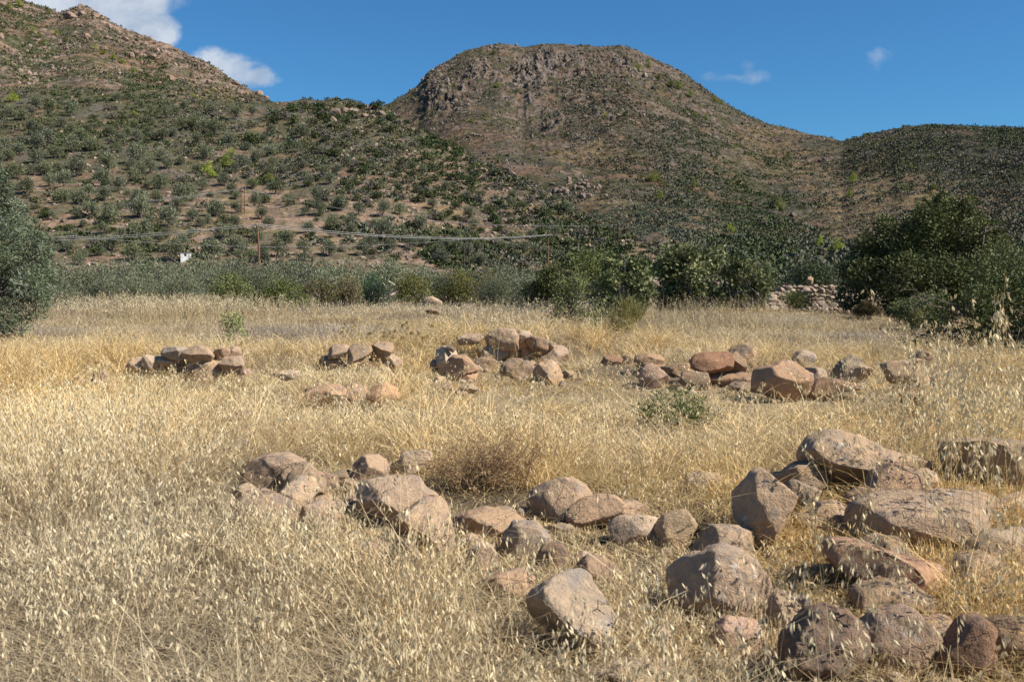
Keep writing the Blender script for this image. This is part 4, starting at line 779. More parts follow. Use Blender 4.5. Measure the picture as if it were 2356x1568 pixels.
# wild pear bush in front of it, a branch reaching out over the grass
rg = np.random.default_rng(7); g = on_ground(2290, 17.0); cl = []
for px, py, r, dd in [(2330, 620, 60, .3), (2290, 680, 60, 0), (2240, 690, 40, -.2), (2350, 700, 70, 0), (2190, 720, 34, .2), (2250, 750, 46, -.2), (2320, 770, 60, .1), (2170, 690, 26, .2), (2150, 740, 26, 0), (2210, 770, 30, .1), (2140, 775, 18, 0), (2280, 820, 40, 0), (2110, 780, 9, 0), (2080, 778, 7, 0), (2130, 700, 16, 0), (2400, 650, 70, 0), (2400, 780, 60, 0), (2220, 820, 18, 0)]:
    p = at(px, py, 17.0) - g; q = r / F * 17.0; cl.append((p.x, dd * 1.5, p.z, q, q * 1.3, q))
cr, tr = plant_meshes(rg, 2.6, 2.6, 1.8, .2, 0, 19000, .056, .030, [(0.08, 0.10, 0.036), (0.10, 0.12, 0.045), (0.14, 0.148, 0.06)], trunk_r=.09, clumps=cl, limbs=18, inner=.2, stems=3, spread=.8)
plant('wild_pear', g, cr, tr, 'thorny wild pear bush with a bare branch reaching low over the grass', 'shrub')

FIELD = [
 ('shrub', 1500, 1740, 668, 41, 'low dark undergrowth at the feet of the fig trees', DKG, 50, dict(nclump=22, nleaf=8000, L=.11, Wd=.06, low=True)),
 ('shrub', 1380, 1500, 672, 40, 'low dark bramble between the dark oaks and the first fig tree', DKG, 51, dict(nclump=14, nleaf=4000, L=.11, Wd=.06, low=True)),
 ('evergreen_oak', 1195, 1335, 606, 46, 'low dark round oak bush left of the taller dark oak', DKG, 21, dict(nclump=16, nleaf=7000, L=.12, Wd=.07)),
 ('evergreen_oak', 1265, 1450, 566, 48, 'taller dark round oak bush behind the pale branched fig tree', DKG, 22, dict(nclump=18, nleaf=9000, L=.12, Wd=.07)),
 ('fig_tree', 1345, 1510, 574, 37, 'fig tree with pale crooked branches, next to the dark oak bushes', FIG, 23, dict(nclump=18, nleaf=3600, L=.16, Wd=.12, stems=6, trunk_r=.09, barkm=M_PALEBARK, limbs=44, inner=.0, spread=.9, csize=(.16, .32), z0=.0, low=True)),
 ('fig_tree', 1480, 1690, 552, 39, 'widest and tallest fig tree, in the middle of the fig thicket', FIG, 24, dict(nclump=38, nleaf=6600, L=.16, Wd=.12, stems=7, trunk_r=.10, barkm=M_PALEBARK, limbs=60, inner=.0, spread=.9, csize=(.14, .30), z0=.0, low=True)),
 ('fig_tree', 1640, 1775, 583, 38, 'fig tree with bare pale twigs, nearest the rubble heap', FIG, 25, dict(nclump=26, nleaf=2600, L=.15, Wd=.11, stems=6, trunk_r=.09, barkm=M_PALEBARK, limbs=48, inner=.0, csize=(.14, .30), spread=.9, z0=.0, low=True)),
 ('wild_pear', 1242, 1392, 612, 25, 'young airy pear tree with thin dark trunk standing alone in dry grass', PEAR, 26, dict(nclump=26, nleaf=2600, L=.07, Wd=.036, trunk_r=.045, limbs=22, inner=.1, csize=(.16, .3), z0=.03, spread=.8)),
 ('wild_pear', 455, 592, 622, 45, 'light yellowish green pear bush between the olive grove and dark shrubs', [(0.11, 0.125, 0.05), (0.13, 0.14, 0.055), (0.09, 0.10, 0.04)], 27, dict(nclump=18, nleaf=4200, L=.10, Wd=.06, inner=.2, trunk_r=.07, stems=2)),
 ('shrub', 492, 572, 708, 19, 'small green sapling alone in the grass behind the far left wall stub', PEAR, 28, dict(nclump=14, nleaf=800, L=.055, Wd=.026, trunk_r=.012, stems=3, inner=.05, csize=(.14, .3), limbs=18, z0=.1, spread=.8)),
 ('shrub', 585, 700, 628, 54, 'dark green mastic shrub right of the light pear bush', DKG, 29, {}),
 ('shrub', 668, 790, 634, 55, 'brownish purple tinged mastic shrub in the field edge hedge', MAST, 30, {}),
 ('shrub', 755, 850, 624, 57, 'taller brown green shrub behind the bluish broom bush', MAST, 31, {}),
 ('shrub', 838, 908, 648, 52, 'bluish dark green broom bush at the field edge, feathery', [(0.045, 0.062, 0.042), (0.055, 0.072, 0.048), (0.065, 0.082, 0.055)], 32, dict(L=.14, Wd=.02, nleaf=6000, up=.8)),
 ('shrub', 895, 1010, 622, 55, 'yellow green shrub with dull purple patches, right of the broom bush', YELG, 33, {}),
 ('shrub', 985, 1110, 612, 56, 'largest yellow green shrub of the field edge hedge', YELG, 34, dict(nleaf=6500)),
 ('shrub', 1085, 1190, 638, 53, 'grey green broom like bush next to the low round oak', [(0.085, 0.10, 0.06), (0.10, 0.115, 0.07)], 35, dict(L=.14, Wd=.022, nleaf=6000, up=.7)),
 ('shrub', 1085, 1180, 618, 62, 'yellow green shrub behind the grey green broom bush', YELG, 36, {}),
 ('shrub', 640, 735, 668, 50, 'low leafy dark shrub at the foot of the hedge, behind tall straw', DKG, 37, dict(nleaf=3500)),
 ('evergreen_oak', 1770, 1945, 588, 52, 'dull green oak bush behind the rubble heap', [(0.055, 0.07, 0.035), (0.065, 0.08, 0.04)], 38, dict(nclump=18, nleaf=8000, L=.12, Wd=.07)),
 ('evergreen_oak', 1700, 1800, 600, 60, 'dark oak bush between fig thicket and rubble heap, farther back', DKG, 39, dict(nclump=12, nleaf=4000, L=.12, Wd=.07)),
 ('shrub', 1795, 1882, 666, 37, 'bright yellow green bush growing against the rubble heap', [(0.14, 0.155, 0.05), (0.12, 0.14, 0.05), (0.10, 0.12, 0.045)], 40, dict(L=.10, Wd=.016, nleaf=5000, up=.9)),
 ('shrub', 1962, 2035, 690, 33.5, 'rusty red brown bush in shade under the big oak', [(0.10, 0.065, 0.026), (0.085, 0.07, 0.03), (0.07, 0.06, 0.03)], 41, dict(L=.07, Wd=.03, nleaf=3500)),
 ('shrub', 2085, 2130, 706, 27, 'small bright yellow green bush between the oak and the pear bush', YELG, 42, dict(L=.06, Wd=.02, nleaf=1500, up=.7)),
 ('shrub', 2030, 2180, 672, 29, 'leafy green bramble filling the gap before the big oak', [(0.05, 0.066, 0.026), (0.07, 0.085, 0.034), (0.10, 0.10, 0.045)], 43, dict(L=.06, Wd=.035, nleaf=7000, inner=.3)),
 ('shrub', 1430, 1670, 892, 9.9, 'low fresh green shrub among dry oats in front of the long low wall', [(0.075, 0.105, 0.03), (0.09, 0.12, 0.036), (0.115, 0.125, 0.048)], 44, dict(L=.042, Wd=.011, nleaf=3000, inner=.0, trunk_r=.01, stems=4, up=.3, limbs=20, csize=(.18, .34), z0=.1, spread=.8)),
 ('shrub', 1385, 1500, 690, 22, 'wispy olive green broom with thin upright stems behind the low wall', [(0.17, 0.155, 0.05), (0.20, 0.175, 0.065)], 45, dict(L=.30, Wd=.007, nleaf=1500, inner=.0, up=2.6, trunk_r=.01, stems=3, z0=.0, nclump=10)),
]
for nm, x0, x1, yt, Y, lab, cols, sd0, kw in FIELD:
    k = dict(nclump=16, nleaf=5000, L=.10, Wd=.055); k.update(kw)
    rect_plant(nm, x0, x1, yt, Y, lab, 'tree' if nm in ('fig_tree', 'evergreen_oak') else 'shrub', cols, sd0, **k)

# dry brown forb bush between the near stones
rg = np.random.default_rng(61); sp, hd = Soup(), Soup()
for px, py0, Yb, n, hmax in ((1085, 1240, 6.5, 40, .30), (1135, 1230, 6.6, 65, .36), (1175, 1215, 6.8, 30, .32), (1045, 1225, 6.6, 20, .24)):
    b0 = on_ground(px, Yb)
    for _ in range(n):
        d = unit(np.array([rg.normal() * .55, rg.normal() * .55, 1.0])); h = hmax * rg.uniform(.6, 1.12)
        p0 = np.array(b0) + np.array([rg.normal() * .07, rg.normal() * .07, 0]); p1 = p0 + d * h
        pth = branch_path(p0, p1, rg, .12, 4); sp.add(*tube(pth, np.linspace(.0026, .0012, 4), 3), c=np.array((.27, .165, .085)) * rg.uniform(.7, 1.3))
        for _ in range(9):
            m = pth[rg.integers(1, 4)]; e = m + unit(d + rg.normal(size=3) * .8) * h * rg.uniform(.12, .3)
            sp.add(*tube(np.array([m, (m + e) / 2 + rg.normal(size=3) * .008, e]), [.0014, .0011, .0008], 3), c=np.array((.30, .19, .10)) * rg.uniform(.7, 1.3))
            q = 5; V, Fc = cards(np.repeat(e[None], q, 0), unit(rg.normal(size=(q, 3))), np.full(q, .011), np.full(q, .007), rg)
            hd.add(V, Fc, np.array((.42, .29, .16)) * rg.uniform(.7, 1.35))
root = empty('dry_shrub', on_ground(1090, 6.6), label='dense rusty brown dead bush between the blotched slab and the rounded boulder', category='shrub')
def rel(sp_, nm):
    me = sp_.mesh(nm, M_STRAW); o = obj(nm, me, root); o.location = -root.location; return o
rel(sp, 'stems'); rel(hd, 'seed_heads')
CLEAR.append((root.location.x, 6.1, .38, .55))
# golden thistles
TH = [(852, 765, 18.2, 'golden thistle with spread heads, leftmost of the dry thistles'), (905, 762, 18.6, 'pale gold thistle behind the long block of the central stub'), (968, 772, 17.8, 'golden thistle right of the low central stub'),
      (1008, 748, 20.2, 'golden thistle nearer the main pile, farther back'), (862, 838, 15.6, 'yellow thistle in front of the low central stub'), (790, 745, 20.4, 'tall bare brown thistle with a few seed heads'), (935, 742, 21.0, 'small golden thistle far back between the stubs')]
for j, (px, py, Y, lab) in enumerate(TH):
    rg = np.random.default_rng(90 + j); g = on_ground(px, Y); top = at(px, py, Y).z - g.z; top = max(top, .3)
    o = empty('thistle', g, label=lab, category='thistle', group='dry thistles'); s1 = Soup()
    for _ in range(7):
        e = np.array([rg.normal() * .13, rg.normal() * .13, top * rg.uniform(.6, 1.05)]); s1.add(*tube(branch_path((0, 0, -.03), e, rg, .2, 5), np.linspace(.007, .003, 5), 4), c=(.36, .26, .13))
        q = 22; dirs = unit(rg.normal(size=(q, 3)) + [0, 0, .3]); V, Fc = cards(np.repeat(e[None], q, 0), dirs, np.full(q, .055), np.full(q, .022), rg); s2 = Soup(); s2.add(V, Fc, np.array((.46, .34, .14)) * rg.uniform(.7, 1.15)); obj('flower_head', s2.mesh('flower_head', M_STRAW), o)
    obj('stem', s1.mesh('stem', M_STRAW), o)

# olive grove behind the field
rg = np.random.default_rng(71)
GROVE = [plant_meshes(np.random.default_rng(700 + q), 5.2, 4.8, 3.5, .5, 20, 8000, .16, .045, OL, trunk_r=.2, mat=M_OLIVE, csize=(.26, .44), limbs=12, up=.45, inner=.4) for q in range(4)]
gi = 0
ROWS = [(64, 'front row', [(150, 642), (250, 636), (335, 632), (420, 628), (500, 626)]), (80, 'second row', [(95, 618), (190, 612), (270, 610), (355, 608), (440, 606), (520, 610), (600, 612), (690, 610), (770, 618), (1200, 628)]),
        (100, 'third row', [(60, 612), (140, 606), (225, 602), (310, 600), (395, 601), (480, 598), (560, 601), (640, 597), (720, 596), (800, 602), (960, 604), (1060, 612), (1160, 612), (1230, 618)])]
for Y, rn, lst in ROWS:
    for j, (px, yt) in enumerate(lst):
        g = on_ground(px, Y + rg.uniform(-3, 3)); h = (at(px, yt, g.y).z - g.z) * 1.08; crm, trm = GROVE[gi % 4]
        first = gi < 4
        lab = f'{ORD[j] or "first "}silvery olive tree counted from the frame edge, {rn} of the grove'
        s = h / 3.5; sx = s * rg.uniform(.95, 1.2) * (1.0 if Y > 70 else .8)
        o = plant('olive_tree', g, crm, trm, lab, 'tree', 'olive trees of the grove behind the field', rz=rg.uniform(0, 6.28)); o.scale = (sx * rg.uniform(.8, 1.0), sx, s * rg.uniform(.9, 1.06)); o.children[0].color = (*(np.array((1, 1, 1)) * rg.uniform(.85, 1.25)), 1); gi += 1
rg = np.random.default_rng(72); g, w, h = at_rect(815, 962, 588, 61)
cr, tr = plant_meshes(rg, w, w, h, .8, 20, 7000, .16, .05, OL, trunk_r=.22, mat=M_OLIVE, barkm=M_PALEBARK, limbs=5, up=.3, spread=.1)
plant('olive_tree', g, cr, tr, 'olive tree with a pale split trunk above the bluish broom bush', 'tree', color=(1.5, 1.5, 1.5))
rect_plant('shrub', 828, 890, 622, 59.5, 'bright green leafy bush beside the pale split olive trunk', 'shrub', [(0.045, 0.095, 0.04), (0.055, 0.11, 0.045)], 46, nleaf=4000, L=.1, Wd=.05)
g = at(893, 655, 58.5); s1 = Soup(); rg = np.random.default_rng(3); gg = on_ground(893, 58.5)
s1.add(*tube(branch_path((0, 0, -.2), (.05, 0, g.z - gg.z + .2), rg, .2, 6), [.12, .11, .10, .12, .11, .04], 9)); s1.add(*tube(branch_path((.0, 0, g.z - gg.z - .3), (-.32, 0, g.z - gg.z + .16), rg, .2, 4), [.05, .04, .03, .01], 7))
m, t, b = new_mat('bare_wood'); b.inputs['Roughness'].default_value = .9
t.links.new(mixc(t, smooth(t, noise(t, N(t, 'ShaderNodeTexCoord').outputs['Object'], 7), .35, .65), (.55, .45, .38), (.30, .24, .20)), b.inputs['Base Color'])
obj('tree_stump', s1.mesh('tree_stump', m, True), None, gg, label='pale broken trunk stub showing among the shrubs by the bluish broom bush', category='stump')

# ---------------------------------------------------------------- hillside: olives, pines, shrubs, boulders
LAND = [('white hut', 428, 590), ('near single pole', 597, 580), ('upper twin pole', 557, 460), ('dark twin pole', 1073, 585), ('pole with crossarm', 1260, 575), ('lower bright pine', 481, 393), ('upper bright pine', 523, 373), ('small bright pine', 620, 412),
        ('grey crest crag', 800, 268), ('dark rock knoll', 1325, 432), ('leftmost pole', 170, 575), ('pale ridge boulder', 394, 186), ('near olive top', 15, 400), ('lower hill crest', 640, 238), ('ridge top pines', 30, 225), ('valley pine cluster', 1505, 407), ('tall slope pine', 1797, 474), ('terraced tan slope', 2050, 460), ('right saddle', 1945, 325), ('mountain summit', 1150, 98), ('big pale crag', 1225, 165)]
SECT = ['right of', 'up and right of', 'straight above', 'up and left of', 'left of', 'down and left of', 'straight below', 'down and right of']
def auto_label(objs, kind, adjs, extra=''):
    bins = {}
    for o, adj in objs:
        x, y = proj(o.location.x, o.location.y, o.location.z)
        d = [(math.hypot(x - a, (y - b) * 1.3), k) for k, (_, a, b) in enumerate(LAND)]; dist, k = min(d)
        s = int(round(math.atan2(LAND[k][2] - y, x - LAND[k][1]) / (math.pi / 4))) % 8
        bins.setdefault((k, s), []).append((dist, o, adj))
    for (k, s), v in bins.items():
        v.sort(key=lambda q: q[0])
        for n, (_, o, adj) in enumerate(v):
            nn = (ORD[n].strip() if n < len(ORD) else 'far') or 'first'
            o['label'] = f'{nn} {adj} {kind} {SECT[s]} the {LAND[k][0]}'
R1, R2, R3, R4, R45 = Z(0, 0, .3417), Z(747.8, 57.5, .3417), Z(1550.7, 57.5, .3417), Z(230, 402.6, .2201), Z(747.8, 402.6, .2686)
rg = np.random.default_rng(81)
HILLOLIVE = [plant_meshes(np.random.default_rng(800 + q), 5.0, 4.6, 4.0, .45, 16, 1500, .42, .15, OL, trunk_r=.22, mat=M_OLIVE, csize=(.26, .46), limbs=9, up=.3, inner=.45) for q in range(6)]
OLV = []
for zx, zy, w in [(545, 910, 100), (260, 960, 120), (330, 930, 120), (370, 1030, 100), (490, 980, 120), (235, 1060, 110), (135, 1010, 90), (55, 1050, 90), (110, 1160, 120), (230, 1150, 90), (185, 1265, 110), (330, 1220, 100), (430, 1210, 130), (520, 1130, 150), (720, 1090, 120), (790, 1000, 70), (930, 1050, 130), (1010, 1130, 100), (1125, 1100, 100), (1095, 1050, 90),
                   (700, 1210, 130), (800, 1240, 110), (905, 1190, 100), (1080, 1230, 110), (600, 1290, 80), (420, 1320, 120), (540, 1340, 110), (695, 1310, 110), (950, 1410, 150), (620, 1420, 130), (745, 1430, 100), (1050, 1330, 90), (1200, 1370, 100), (1290, 1310, 120), (1445, 1410, 120), (1330, 1140, 80), (1220, 1090, 60), (1330, 930, 90), (1390, 1040, 110),
                   (1550, 950, 90), (1640, 1090, 90), (1580, 1130, 80), (1720, 1060, 80), (1510, 1220, 90), (1700, 1240, 90), (1860, 1270, 110), (1720, 1350, 90), (1590, 1400, 90), (2140, 1320, 120), (2300, 1380, 110), (2050, 1110, 60), (2180, 1160, 70), (2080, 1220, 80), (2270, 1150, 80), (480, 740, 110), (250, 700, 80), (940, 700, 60), (1240, 715, 60), (1120, 765, 80), (1180, 750, 80), (1230, 840, 100), (1300, 830, 110), (1380, 850, 110), (1450, 870, 110), (1340, 800, 90), (1590, 770, 100), (1700, 750, 70), (1420, 745, 80), (900, 830, 60), (860, 890, 60), (1030, 920, 70), (600, 690, 60), (790, 660, 60), (1680, 930, 60), (1780, 940, 60), (410, 830, 80), (330, 840, 80), (220, 850, 90), (150, 780, 90), (60, 760, 80), (40, 960, 80), (590, 870, 60), (480, 870, 60), (1000, 880, 60)]:
    OLV.append((*R1((zx, zy))[0], w * .3417))
for zx, zy, w in [(140, 720, 200), (340, 820, 200), (490, 740, 140), (380, 590, 190), (480, 570, 170), (720, 460, 240), (1050, 500, 120), (1210, 360, 200), (860, 240, 220), (430, 260, 230), (1270, 610, 170), (1360, 600, 140), (1760, 500, 130), (1630, 600, 150), (850, 700, 180), (780, 810, 230), (1170, 720, 120), (1430, 740, 190), (1180, 800, 230), (1480, 790, 130), (1640, 660, 150), (1930, 680, 200), (1860, 770, 200), (2130, 770, 180), (40, 570, 130), (110, 440, 200), (680, 760, 120), (1720, 780, 130), (20, 800, 100), (620, 660, 120)]:
    OLV.append((*R4((zx, zy))[0], w * .2201))
for zx, zy, w in [(130, 240, 150), (230, 390, 140), (440, 420, 110), (500, 300, 130), (640, 300, 110), (530, 490, 190), (820, 410, 150), (730, 580, 130), (850, 580, 120), (960, 660, 150), (1060, 590, 140), (1300, 620, 130), (1520, 610, 120), (1710, 620, 120), (1900, 660, 120), (1330, 730, 130), (40, 640, 150), (330, 640, 130), (1640, 690, 80), (390, 570, 130), (560, 600, 120), (1150, 620, 130), (1240, 650, 110), (290, 300, 120), (1000, 720, 140), (1180, 760, 140), (2080, 290, 110), (2240, 300, 110), (2300, 400, 110), (1870, 190, 80), (1600, 240, 80)]:
    OLV.append((*R45((zx, zy))[0], w * .2686))
while len(OLV) < 245:
    px, py = rg.uniform(-60, 1300), rg.uniform(300, 600)
    if rg.random() > 0.35 + 0.65 * (px < 760) or any(abs(px - a) < w * .6 and abs(py - b) < w * .45 for a, b, w in OLV): continue
    if px > 800 and py < 380: continue
    OLV.append((px, py, rg.uniform(20, 34)))
olv = []
for j, (px, py, w) in enumerate(OLV):
    u, e = ue(px, py + w * .38); 
    p = hill_hit(A, px, py + w * .38)
    if p.y >= 0.985 * float(A.lims(p.x / p.y)[1]) or py > 606: continue
    crm, trm = HILLOLIVE[j % 6]; s = w / F * p.y / 5.0 * 1.2
    o = plant('olive_tree', p, crm, trm, '', 'tree', 'olive trees on the terraced hillside', rz=rg.uniform(0, 6.28)); o.scale = (s, s, s * rg.uniform(.9, 1.15))
    g_ = rg.uniform(.82, 1.22); o.children[0].color = (g_, g_ * rg.uniform(.95, 1.03), g_ * rg.uniform(.85, 1.1), 1)
    olv.append((o, ('small ' if w < 24 else 'wide ' if w > 42 else '') + ('pale' if g_ > 1.1 else 'dark' if g_ < .93 else 'grey green')))
auto_label(olv, 'olive tree', None)
# pines: tiers of bright needles
def pine_meshes(seed):
    r = np.random.default_rng(seed); cl = []
    for q in range(15):
        f = q / 14; rad_ = 2.0 * (1 - f) ** .7 + .3; a = r.uniform(0, 6.28); cl.append((math.cos(a) * rad_ * .55, math.sin(a) * rad_ * .55, 1.0 + 4.6 * f, rad_ * .62, rad_ * .62, .75))
    return plant_meshes(r, 4, 4, 6, 1, 0, 1300, .36, .14, PINE, trunk_r=.16, clumps=cl, limbs=8, up=.5, inner=.4, mat=M_LEAF)
PINES = [pine_meshes(900 + q) for q in range(4)]
PL = [(A, R1, [(1405, 1150, 95, 115), (1530, 1090, 95, 115), (1560, 1030, 70, 60), (1815, 1205, 90, 65), (905, 765, 45, 40), (85, 660, 95, 60)]),
      (B, R1, [(290, 285, 50, 45), (265, 235, 40, 40), (220, 205, 40, 45), (760, 385, 60, 40), (820, 415, 60, 40), (900, 470, 40, 40), (700, 355, 50, 35), (640, 320, 40, 40), (380, 220, 40, 45), (1300, 645, 50, 30), (330, 85, 35, 45), (60, 45, 60, 60), (130, 25, 60, 60), (445, 265, 30, 40)]),
      (Cm, R3, [(715, 1215, 70, 92), (1205, 1030, 62, 75), (1180, 1140, 42, 70), (1565, 1110, 55, 55), (380, 1370, 65, 66), (135, 1070, 45, 56), (985, 1470, 75, 88), (1095, 1490, 115, 100), (800, 1540, 60, 50), (670, 1555, 60, 40), (1750, 1090, 45, 45), (110, 465, 40, 55), (270, 505, 60, 50), (320, 522, 34, 34), (30, 410, 70, 60), (625, 668, 18, 26), (725, 700, 22, 24), (1285, 745, 26, 30), (145, 600, 36, 36), (215, 625, 40, 36), (770, 870, 40, 32), (410, 820, 28, 32), (1595, 950, 34, 30), (1740, 880, 24, 34), (205, 1090, 24, 30), (1380, 1145, 32, 36), (1730, 1140, 40, 40)]),
      (Cm, R2, [(2205, 1025, 85, 75), (2245, 1040, 60, 60), (2255, 1145, 55, 66), (2285, 1070, 45, 36), (2130, 1020, 44, 36), (2175, 240, 28, 40), (2110, 290, 56, 44), (2180, 268, 40, 40), (2250, 350, 60, 40), (2330, 400, 90, 60), (1135, 185, 50, 30), (1080, 600, 24, 40), (1180, 580, 24, 30), (1150, 410, 60, 30), (985, 645, 44, 26), (925, 195, 14, 22), (1560, 860, 50, 34), (1500, 870, 40, 34), (1890, 610, 36, 30)])]
pn = []
for H, R, lst in PL:
    for zx, zy, w, h in lst:
        (px, py), = R((zx, zy)); w *= .3417; h *= .3417; p = hill_hit(H, px, py + h * .42); crm, trm = PINES[len(pn) % 4]
        o = plant('pine_tree', p, crm, trm, '', 'tree', 'bright green pines on the slopes', rz=rg.uniform(0, 6.28)); s = w / F * p.y / 4.2; o.scale = (s, s, h / F * p.y / 6 * 1.05)
        far = p.y > 600; k = .75 if far and rg.random() < .4 else 1.15 if far else 1.45; o.children[0].color = (k, k * 1.0, k, 1); pn.append((o, 'dark green' if k < .8 else 'yellow green'))
auto_label(pn, 'pine', None)
# shrubs and scrub: the largest are single shrubs, the rest one mass
def scrub_soup(P, R, cols, nq, rng, flat=0.75, q=1.0):
    """P (n,3) feet, R (n,) radii -> leaf clumps, nq cards per bush"""
    n = len(P); s = unit(rng.normal(size=(n, nq, 3))); s[..., 2] = np.abs(s[..., 2])
    pos = P[:, None] + s * (R[:, None, None] * (0.45 + 0.55 * rng.random((n, nq, 1)))) * np.array([1, 1, flat])
    d = unit(s + rng.normal(size=(n, nq, 3)) * .7).reshape(-1, 3); Ls = np.repeat(R, nq) * q * rng.uniform(.5, .9, n * nq)
    V, Fc = cards(pos.reshape(-1, 3), d, Ls, Ls * .75, rng)
    c = np.repeat(cols, nq, 0) * rng.uniform(.75, 1.25, (n * nq, 1))
    return V, Fc, np.repeat(c, 4, 0)
SHR = [plant_meshes(np.random.default_rng(850 + q), 3.0, 3.0, 1.7, .05, 10, 420, .34, .2, c, trunk_r=.06, stems=2, limbs=4, inner=.4, mat=M_SCRUB) for q, c in enumerate([[(0.058, 0.074, 0.026), (0.072, 0.088, 0.032)], [(0.052, 0.068, 0.026), (0.064, 0.08, 0.03)], [(0.075, 0.088, 0.036), (0.09, 0.10, 0.042)], [(0.10, 0.098, 0.05), (0.115, 0.108, 0.056)], [(0.13, 0.115, 0.09), (0.15, 0.133, 0.105)], [(0.062, 0.084, 0.034), (0.076, 0.096, 0.04)]])]
ADJ = ['dark green', 'dark', 'mid green', 'brownish', 'grey twiggy', 'deep green']
shr = []
tries = 0
while len(shr) < 255 and tries < 4000:
    tries += 1
    px, py = rg.uniform(-40, 1500), rg.uniform(250, 600)
    if py < 430 + (px - 1150) * .55 and px > 1150: continue
    if any(abs(px - a) < w * .5 and abs(py - b) < w * .4 for a, b, w in OLV): continue
    if rg.random() > .25 + .75 * (px > 700): continue
    p = hill_hit(A, px, py)
    if p.y >= .98 * float(A.lims(p.x / p.y)[1]): continue
    q = int(rg.integers(0, 6)); q = 0 if q == 1 and px < 700 else q; crm, trm = SHR[q]; w = rg.uniform(16, 40)
    s = w / F * p.y / 3.0
    o = obj('shrub', crm, None, p, label='', category='shrub', group='scrub bushes on the lower hillside'); o.scale = (s * 1.1, s, s * rg.uniform(.75, 1.1)); o.rotation_euler.z = rg.uniform(0, 6.28)
    shr.append((o, ADJ[q]))
auto_label(shr, 'bush', None)
scr = Soup(); rub = Soup()
CC = np.array([(0.062, 0.076, 0.030), (0.072, 0.086, 0.034), (0.090, 0.098, 0.042), (0.095, 0.105, 0.062), (0.13, 0.118, 0.092), (0.11, 0.095, 0.055), (0.13, 0.12, 0.055), (0.10, 0.115, 0.075)])
def scatter(H, n, u0, u1, dens, rmin, rmax, nq, rng, t0=.02, t1=1.03, pal=(0, 8), q=1.0, flat=.75):
    u = rng.uniform(u0, u1, n * 4); a, b = H.lims(u); t = rng.uniform(t0, t1, n * 4)
    Y = a + (b - a) * t; X = u * Y; Zz = H.z(X, Y); px, py = proj(X, Y, Zz)
    k = rng.random(n * 4) < dens(px, py, X, Y, t); idx = np.flatnonzero(k)[:n]
    R = rng.uniform(rmin, rmax, len(idx)) * rng.uniform(.7, 1.2, len(idx))
    scr.add(*scrub_soup(np.stack([X, Y, Zz], 1)[idx], R, CC[np.clip(((fbm(X[idx] / (.06 * Y[idx]), Y[idx] / (.09 * Y[idx]), oct=2, seed=pal[1]) * .9 + .5 + rng.normal(size=len(idx)) * .16) * (pal[1] - pal[0]) + pal[0]).astype(int), pal[0], pal[1] - 1)], nq, rng, flat, q))
rs = np.random.default_rng(91)
scatter(A, 8500, -.62, .26, lambda px, py, X, Y, t: np.clip(.5 + 2.2 * fbm(X / 20, Y / 20, oct=4, seed=66) + .45 * (t > .55), .03, 1) * (1 - .5 * (py > 400) * (px < 780)), .4, 1.4, 46, rs, q=.7)
scatter(A, 7000, -.62, .26, lambda px, py, X, Y, t: np.clip(.5 + 1.0 * fbm(X / 8, Y / 8, oct=3, seed=69), .05, 1), .15, .45, 14, rs, q=1.1, pal=(3, 8))
scatter(B, 9000, -.62, -.05, lambda px, py, X, Y, t: np.clip(.5 + 1.4 * fbm(X / 36, Y / 36, oct=3, seed=72), .06, 1), .6, 1.9, 16, rs, t0=.1, q=.9, pal=(0, 7))
scatter(Cm, 26000, -.26, .62, lambda px, py, X, Y, t: np.clip(.42 + 1.2 * fbm(X / 50, Y / 50, oct=4, seed=82) + .25 * (px > 1950) - .25 * (px < 1500), .05, 1) * (1 - .8 * np.clip(tan_mask(px, py) * 1.3, 0, 1)), .8, 2.3, 12, rs, t0=.02, t1=1.02, q=.95, pal=(0, 6))
scatter(Cm, 9000, .05, .62, lambda px, py, X, Y, t: np.clip(.5 + 1.9 * fbm(X / 55, Y / 55, oct=4, seed=88), .03, 1) * (py < 640) * (1 - .75 * np.clip(tan_mask(px, py) * 1.3, 0, 1)), 1.0, 3.0, 22, rs, t0=.02, t1=.8, q=.8, pal=(0, 6))
scatter(Cm, 7000, .28, .62, lambda px, py, X, Y, t: np.clip((px - 1920) / 120, 0, 1) * np.clip((440 - py) / 60, 0, 1) * np.clip(.45 + 1.6 * fbm(X / 40, Y / 40, oct=3, seed=171), .05, 1), 1.0, 2.3, 14, rs, t0=.2, t1=1.02, q=.95, pal=(0, 3))
scatter(Cm, 26000, -.26, .45, lambda px, py, X, Y, t: np.clip(.5 + 1.6 * fbm(X / 24, Y / 24, oct=3, seed=98), .08, 1) * (1 - .5 * np.clip(tan_mask(px, py), 0, 1)), .45, 1.3, 9, rs, t0=.25, t1=1.01, q=1.0, pal=(0, 7))
scatter(B, 9000, -.62, -.19, lambda px, py, X, Y, t: np.clip(.5 + 1.6 * fbm(X / 14, Y / 14, oct=3, seed=99), .08, 1), .3, .9, 9, rs, t0=.1, q=1.0, pal=(0, 7))
scatter(Cm, 2600, .08, .40, lambda px, py, X, Y, t: np.clip(.7 + 1.0 * fbm(X / 25, Y / 25, oct=3, seed=89), .05, 1) * (py > 470) * (px < 1800), 0.9, 1.8, 30, rs, t0=.0, t1=.5, q=.7, pal=(7, 8))
obj('scrub', scr.mesh('scrub', M_SCRUB), kind='stuff', label='low scrub bushes covering the far slopes')
